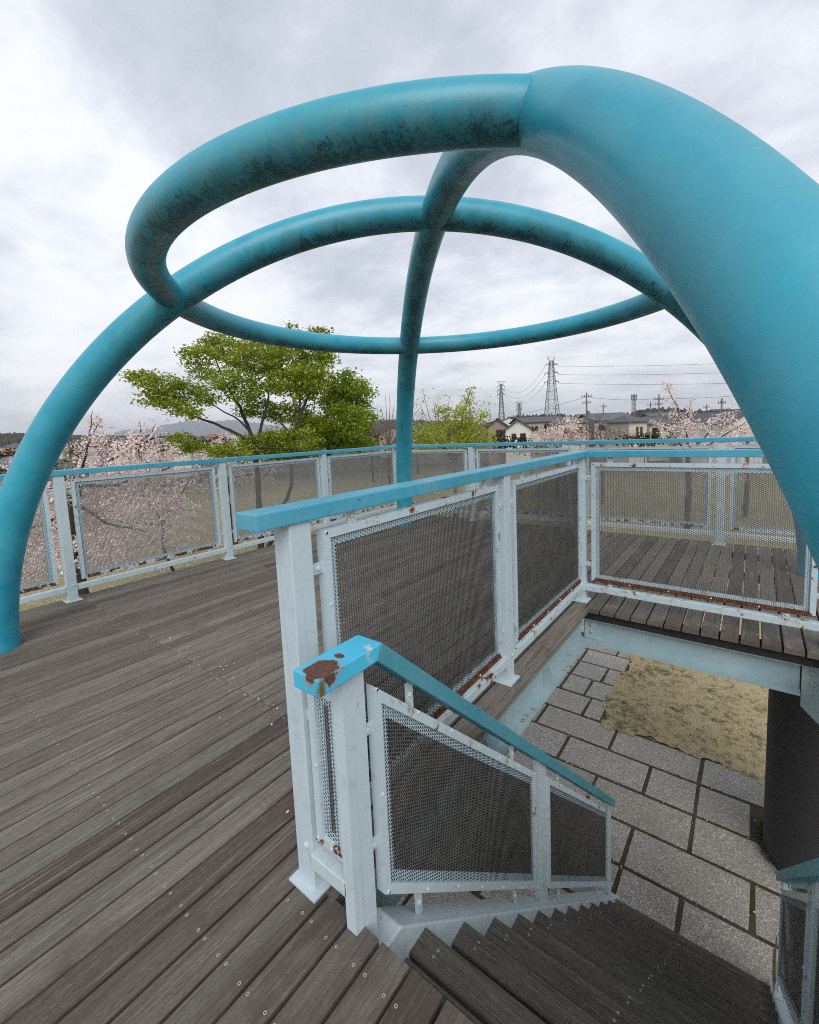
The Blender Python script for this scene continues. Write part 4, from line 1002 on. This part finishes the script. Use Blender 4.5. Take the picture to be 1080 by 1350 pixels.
# ================================================================== PYLONS, POLES, WIRES
M['galv'] = plain('galvanised_lattice_steel', (.17, .18, .195), .6, .2, .2); M['wire'] = plain('grey_cable', (.12, .12, .13), .6)
M['pole'] = plain('weathered_concrete_pole', (.17, .155, .14), .8, .2, 2.); M['insul'] = plain('dark_insulator', (.10, .07, .06), .4)
def pylon(label, px, ptop, d, wpx, arms, group='lattice pylons on the horizon', th=.0):
    top = at(px, ptop, d); k = d/F; gb = gz(top.x, top.y)-1; H_ = top.z-gb
    t = empty('lattice_pylon', (top.x, top.y, gb), label, 'pylon', group); O = Vector((top.x, top.y, 0))
    th = k*.62
    def half(z):
        f = (z-gb)/H_; return wpx*k*.5*(1-f)**1.25*.98+wpx*k*.105
    mb = MB(); lv = [gb+H_*f for f in (0, .14, .27, .39, .50, .60, .69, .77, .84, .90, .955)]
    cs = [(-1,-1), (1,-1), (1,1), (-1,1)]
    def P(i, z): h_ = half(z); return O+Rv*(cs[i][0]*h_)+Fv*(cs[i][1]*h_)+Vector((0, 0, z))
    for a, b in zip(lv, lv[1:]):
        for i in range(4):
            j = (i+1) % 4
            mb.bar(P(i, a), P(i, b), th); mb.bar(P(i, a), P(j, b), th*.55); mb.bar(P(j, a), P(i, b), th*.55); mb.bar(P(i, b), P(j, b), th*.6)
    mb.build('lattice', M['galv'], t)
    ends = []
    for py, wp in arms:
        z = at(px, py, d).z; L = wp*k/2; mb = MB(); h_ = half(z)
        for sg in (-1, 1):
            e = O+Rv*(sg*L)+Vector((0, 0, z))
            for f in (-1, 1):
                mb.bar(O+Rv*(sg*h_)+Fv*(f*h_)+Vector((0, 0, z)), e, th*.7); mb.bar(O+Rv*(sg*h_)+Fv*(f*h_)+Vector((0, 0, z+1.9*k)), e, th*.6)
            ends.append(e-Vector((0, 0, 2.4*k)))
        mb.build('crossarm', M['galv'], t)
        for sg in (-1, 1):
            e = O+Rv*(sg*L)+Vector((0, 0, z)); mb = MB(); mb.tube([e, e-Vector((0, 0, 1.3*k)), e-Vector((0, 0, 2.6*k))], [th*.4, th*.6, th*.4], 6); mb.build('insulator', M['insul'], t)
    mb = MB(); z = top.z; L = 5.4*k
    mb.bar(O-Rv*L+Vector((0, 0, z)), O+Rv*L+Vector((0, 0, z)), th*.7); h_ = half(lv[-1])
    for sg in (-1, 1):
        for f in (-1, 1): mb.bar(O+Rv*(sg*h_)+Fv*(f*h_)+Vector((0, 0, lv[-1])), O+Rv*(sg*L)+Vector((0, 0, z)), th*.6)
    mb.build('peak', M['galv'], t)
    return ends
e1 = pylon('tallest lattice pylon, standing right of the two smaller pylons', 727, 470.5, 300, 19, [(480.5, 17), (491.5, 18), (503, 19)])
e2 = pylon('slender mid sized lattice pylon left of the tallest one', 660.5, 503, 470, 8.5, [(508.5, 9), (514, 10), (520, 10.5)])
e3 = pylon('smallest and faintest lattice pylon, between the two taller ones', 684.5, 529.5, 760, 6, [(533, 6), (536.5, 6.5), (540, 7)])
def wire(label, a, b, sag, r, name='power_line', cat='power line', group='power lines'):
    n_ = 24; pts = []
    for i in range(n_+1):
        f = i/n_; p = Vector(a).lerp(Vector(b), f); p.z -= sag*4*f*(1-f); pts.append(p)
    mb = MB(); mb.tube(pts, r, 5); o = mb.build(name, M['wire']); tag(o, label, cat, group); return o
nm = ['top', 'middle', 'lowest']
for i in range(3):
    wire('%s cable running right from the tallest pylon to behind the pipe leg' % nm[i], e1[2*i+1], at(1420, (447, 462, 482)[i], 175), 3.2, .085)
    wire('%s sagging cable between the tallest pylon and the slender pylon' % nm[i], e1[2*i], e2[2*i+1], 11., .09)
    wire('%s faint cable between the slender pylon and the smallest pylon' % nm[i], e2[2*i], e3[2*i], 9., .09)
def upole(label, px, ptop, d, arms=((.06, 2.0), (.15, 1.6)), r=.17, hardware=True):
    top = at(px, ptop, d); gb = gz(top.x, top.y)-.5
    t = empty('utility_pole', (top.x, top.y, gb), label, 'utility pole', 'utility poles among the roofs'); O = Vector((top.x, top.y, 0))
    mb = MB(); mb.tube([(top.x, top.y, gb), (top.x, top.y, top.z)], [r*1.3, r*.8], 8); mb.build('pole', M['pole'], t)
    H_ = top.z-gb
    for f, w in arms:
        z = top.z-f*H_; mb = MB(); mb.bar(O-Rv*(w/2)+Vector((0, 0, z)), O+Rv*(w/2)+Vector((0, 0, z)), r*.8)
        for u in (-.48, -.2, .2, .48): mb.tube([O+Rv*(w*u)+Vector((0, 0, z)), O+Rv*(w*u)+Vector((0, 0, z+.45))], r*.5, 6)
        mb.build('crossarm', M['pole'], t)
    if hardware:
        mb = MB(); mb.tube([O+Rv*.4+Vector((0, 0, top.z-.36*H_)), O+Rv*.4+Vector((0, 0, top.z-.26*H_))], .26, 8); mb.build('transformer', M['galv'], t)
    return Vector((top.x, top.y, top.z-.06*H_))
p1 = upole('utility pole with two crossarms, nearest to the tallest pylon', 773.5, 517.5, 92)
p2 = upole('short thin utility pole over the wide slate roof', 795.5, 532, 150, ((.07, 2.4),), .2, False)
p3 = upole('utility pole with a transformer, right of the lattice mast', 869, 520, 100, ((.08, 2.1), (.16, 1.6)))
p4 = upole('small utility pole just left of the pole with the transformer', 858, 530, 160, ((.07, 2.4),), .2, False)
p5 = upole('dark utility pole above the far right cherry blossoms', 952, 525, 84, ((.08, 1.4),), .16)
p6 = upole('thin utility pole between the cherry sprays', 932, 533, 150, ((.07, 2.2),), .2, False)
p7 = upole('dark utility pole inside the yellow green tree', 620, 538, 90, ((.07, 1.8),), .2)
wire('thin street cable from the pole by the tallest pylon to the pole with a transformer', p1, p3, .5, .035)
wire('thin street cable going left and down from the pole by the tallest pylon', p1, at(560, 560, 120), 1.5, .035)
wire('thin street cable running right from the pole with a transformer', p3, at(1050, 512, 80), .6, .035)
# cell mast
top = at(836, 520, 140); gb = gz(top.x, top.y); t = empty('radio_mast', (top.x, top.y, gb), 'grey lattice radio mast with a boxy antenna head', 'mast'); O = Vector((top.x, top.y, 0)); mb = MB()
for i in range(14):
    za, zb_ = gb+(top.z-gb)*i/14, gb+(top.z-gb)*(i+1)/14
    for j in range(4):
        c0, c1 = [(-1,-1), (1,-1), (1,1), (-1,1)][j], [(-1,-1), (1,-1), (1,1), (-1,1)][(j+1) % 4]
        q = lambda c, z: O+Rv*(c[0]*.42)+Fv*(c[1]*.42)+Vector((0, 0, z))
        mb.bar(q(c0, za), q(c0, zb_), .12); mb.bar(q(c0, za), q(c1, zb_), .08)
mb.build('lattice', M['galv'], t); mb = MB()
for j in range(6):
    a = j*math.pi/3; c = O+Rv*math.cos(a)*.75+Fv*math.sin(a)*.75; mb.bar(c+Vector((0, 0, top.z-1.7)), c+Vector((0, 0, top.z)), .28)
mb.build('antenna', M['galv'], t)
# ================================================================== FAR WOODS AND MOUNTAINS
def strip(name, pts, d, amp, step, mat, base=-12., thick=120.):
    """a wooded ridge: bumpy canopy skyline with depth. pts: (px, py) skyline"""
    xs = np.arange(pts[0][0], pts[-1][0]+.01, step); ys = np.interp(xs, [p[0] for p in pts], [p[1] for p in pts])
    mb = MB(); rows = 7; n_ = len(xs)
    for r_ in range(rows):
        f = r_/(rows-1)
        for i in range(n_):
            dd = d+thick*(f-.45)+rng.uniform(-.3, .3)*thick/rows
            p = at(xs[i], 600, dd); top = at(xs[i], ys[i], d).z
            prof = math.sin(math.pi*min(1, f*1.12))**.6 if 0 < f < 1 else 0
            z = base+(top-base)*prof+(rng.normal(0, amp)*prof)
            mb.v.append((p.x, p.y, z))
    for r_ in range(rows-1):
        for i in range(n_-1):
            a = r_*n_+i; mb.f.append((a, a+1, a+1+n_, a+n_)); mb.m.append(0); mb.r.append(0)
    o = mb.build(name, mat, None, True); tag(o, kind='structure'); return o
M['woods'] = plain('far_wood_canopy', (.050, .050, .032), .95, .55, .06)
M['browoods'] = plain('far_brown_wood_canopy', (.085, .070, .058), .95, .4, .08)
strip('wooded_hill', [(-160, 574), (-60, 571), (0, 570.5), (40, 570), (75, 571.5), (130, 574), (200, 573.5), (260, 575.5), (330, 575), (380, 571), (440, 569)], 640, 1.0, 1.6, M['woods'])
strip('wooded_hill', [(380, 572), (470, 560), (500, 553.5), (530, 552), (570, 554), (620, 558), (680, 557)], 420, .7, 1.8, M['browoods'])
strip('wooded_hill', [(640, 557), (690, 547), (745, 546), (770, 551), (820, 547), (838, 541), (850, 538.5), (880, 537.5), (925, 541), (960, 543), (1010, 541), (1100, 540), (1200, 536)], 330, .8, 1.8, M['woods'])
M['mount'] = plain('forested_mountain', (.055, .075, .06), .95, .3, .002)
mp = [(60, 584), (120, 579), (150, 571), (175, 565.5), (200, 565), (215, 562), (240, 556), (256, 553.5), (275, 556.5), (300, 553.5), (330, 555), (370, 562), (430, 572), (500, 577)]
strip('mountain', mp, 14000, 22., 2.2, M['mount'], -70, 3200)
# shrubs and scrub down the slope behind the rail
M['scrub_b'] = M['scrub']
for i, (px, py, d, rx, ry, lab) in enumerate([(20, 628, 30, 34, 14, 'dark scrubby bush at the far left behind the pipe leg'), (84, 612, 26, 16, 10, 'dark green bush behind the pipe leg and the large cherry tree'), (662, 580, 60, 20, 6, 'low dark hedge below the brown gabled house'), (850, 577, 60, 40, 5, 'long low dark hedge below the cream house'), (525, 588, 34, 26, 8, 'brown green scrub behind the bare tree'), (700, 582, 50, 34, 6, 'low dark hedge below the white gabled house')]):
    B = base_of(px, d); tips = twig_points(blobs([(px, py, rx, ry)], d, .3), 22); tips2 = twig_points(blobs([(px, py+ry*1.5, rx, ry)], d, .3), 14)
    al = np.concatenate([tips, tips2]); k = d/F
    tree('bush', lab, 'bush', B, [([B, at(px, py+ry, d)], .06, .03)], al[:60], [(leaves(al, 9, (.25, .25, .2), .005*d+.05), 'scrub')], 'bushes on the slope', 'bark', part='foliage')
for i, (px, py, d, rx, ry) in enumerate([(40, 603, 70, 16, 8), (105, 594, 80, 14, 8), (140, 592, 95, 16, 7), (180, 590, 85, 18, 8), (215, 591, 75, 18, 8), (248, 586, 105, 14, 8), (262, 590, 70, 16, 9), (292, 583, 115, 16, 8), (205, 581, 150, 16, 5), (160, 583, 170, 18, 5), (490, 580, 60, 14, 10), (550, 578, 70, 18, 9), (5, 600, 90, 14, 6)]):
    B = base_of(px, d); tips = twig_points(blobs([(px, py, rx, ry), (px+rx*.4, py-ry*.4, rx*.5, ry*.6)], d, .3), 8); k = d/F
    tree('valley_tree', 'small dark tree far down the slope among the roofs', 'tree', B, [([B, at(px, py+ry, d), at(px, py, d)], .14, .05)], tips[:30], [(leaves(tips, 9, (.45, .45, .35), .005*d+.12), 'scrub')], 'trees down the slope', 'bark', part='crown')
# ================================================================== SKY, SUN
W_ = bpy.data.worlds.new('World'); SC.world = W_; W_.use_nodes = True; nt = W_.node_tree; nt.nodes.clear()
SUN_EL, SUN_AZ = R(52), R(-150)      # behind the viewpoint, a little to the right
class WT(NT):
    def __init__(s, tree): s.t = tree
w = WT(nt); out = w.n('ShaderNodeOutputWorld'); bg = w.n('ShaderNodeBackground'); w.l(bg.outputs[0], out.inputs[0])
sky = w.n('ShaderNodeTexSky', sky_type='NISHITA'); sky.sun_disc = False; sky.sun_elevation = SUN_EL; sky.sun_rotation = SUN_AZ
sky.air_density = 1.4; sky.dust_density = 3.
g = w.n('ShaderNodeTexCoord').outputs['Generated']; s = w.n('ShaderNodeSeparateXYZ'); w.l(g, s.inputs[0])
zz = w.math('ADD', w.math('MAXIMUM', s.outputs[2], 0.), .22)
cv = w.n('ShaderNodeCombineXYZ'); w.l(w.math('DIVIDE', s.outputs[0], zz), cv.inputs[0]); w.l(w.math('DIVIDE', s.outputs[1], zz), cv.inputs[1])
rot = w.n('ShaderNodeMapping'); w.l(cv.outputs[0], rot.inputs[0]); rot.inputs['Rotation'].default_value = (0, 0, R(20)); rot.inputs['Scale'].default_value = (.95, 1.15, 1); rot.inputs['Location'].default_value = (.6, .3, 0)
n1 = w.noise(rot.outputs[0], 1.15, 7, .56, .35); n2 = w.noise(rot.outputs[0], 3.4, 6, .6, .5); n3 = w.noise(rot.outputs[0], .45, 3, .5)
f = w.math('ADD', w.math('ADD', w.math('MULTIPLY', n1, .57), w.math('MULTIPLY', n2, .23)), w.math('MULTIPLY', n3, .20))
f = w.math('ADD', f, w.math('MULTIPLY', w.math('SUBTRACT', .36, s.outputs[2]), .13))
cl = w.ramp(f, [(.35, (4.7, 5.1, 5.9)), (.44, (5.9, 6.3, 7.05)), (.50, (7.6, 7.9, 8.6)), (.56, (9.2, 9.35, 9.8)), (.64, (10.0, 10.05, 10.3))])
lowb = w.math('SUBTRACT', 1., w.math('MULTIPLY', s.outputs[2], 2.6), clamp=True)
cl = w.mix(w.math('MULTIPLY', w.math('MULTIPLY', lowb, lowb), .35), cl, (8.6, 8.8, 9.3))
mixc = w.mix(.90, sky.outputs[0], cl)
w.l(mixc, bg.inputs[0]); bg.inputs[1].default_value = .076
L = bpy.data.lights.new('sun', 'SUN'); L.energy = 1.3; L.angle = R(40); L.color = (1., .97, .92); lo = bpy.data.objects.new('sun', L); COL.objects.link(lo)
sd = Vector((math.sin(SUN_AZ+0)*math.cos(SUN_EL), math.cos(SUN_AZ)*math.cos(SUN_EL), math.sin(SUN_EL)))
sd = Vector((.52, -.58, .64)).normalized()
lo.rotation_euler = sd.to_track_quat('Z', 'Y').to_euler()
sky.sun_elevation = math.asin(sd.z); sky.sun_rotation = math.atan2(sd.x, sd.y)

# ================================================================== AIR
hz = NT('haze_air'); pvn = hz.n('ShaderNodeVolumePrincipled'); pvn.inputs['Color'].default_value = (.88, .92, 1., 1); pvn.inputs['Density'].default_value = 8.e-5
pvn.inputs['Density Attribute'].default_value = ''; pvn.inputs['Anisotropy'].default_value = .2
hz.l(pvn.outputs[0], hz.out.inputs['Volume'])
try: hz.mat.cycles.homogeneous_volume = True
except Exception: pass
mb = MB(); mb.box((-17500, -17500, -75), (17500, 17500, 620)); o = mb.build('haze', hz.mat); tag(o, kind='stuff')
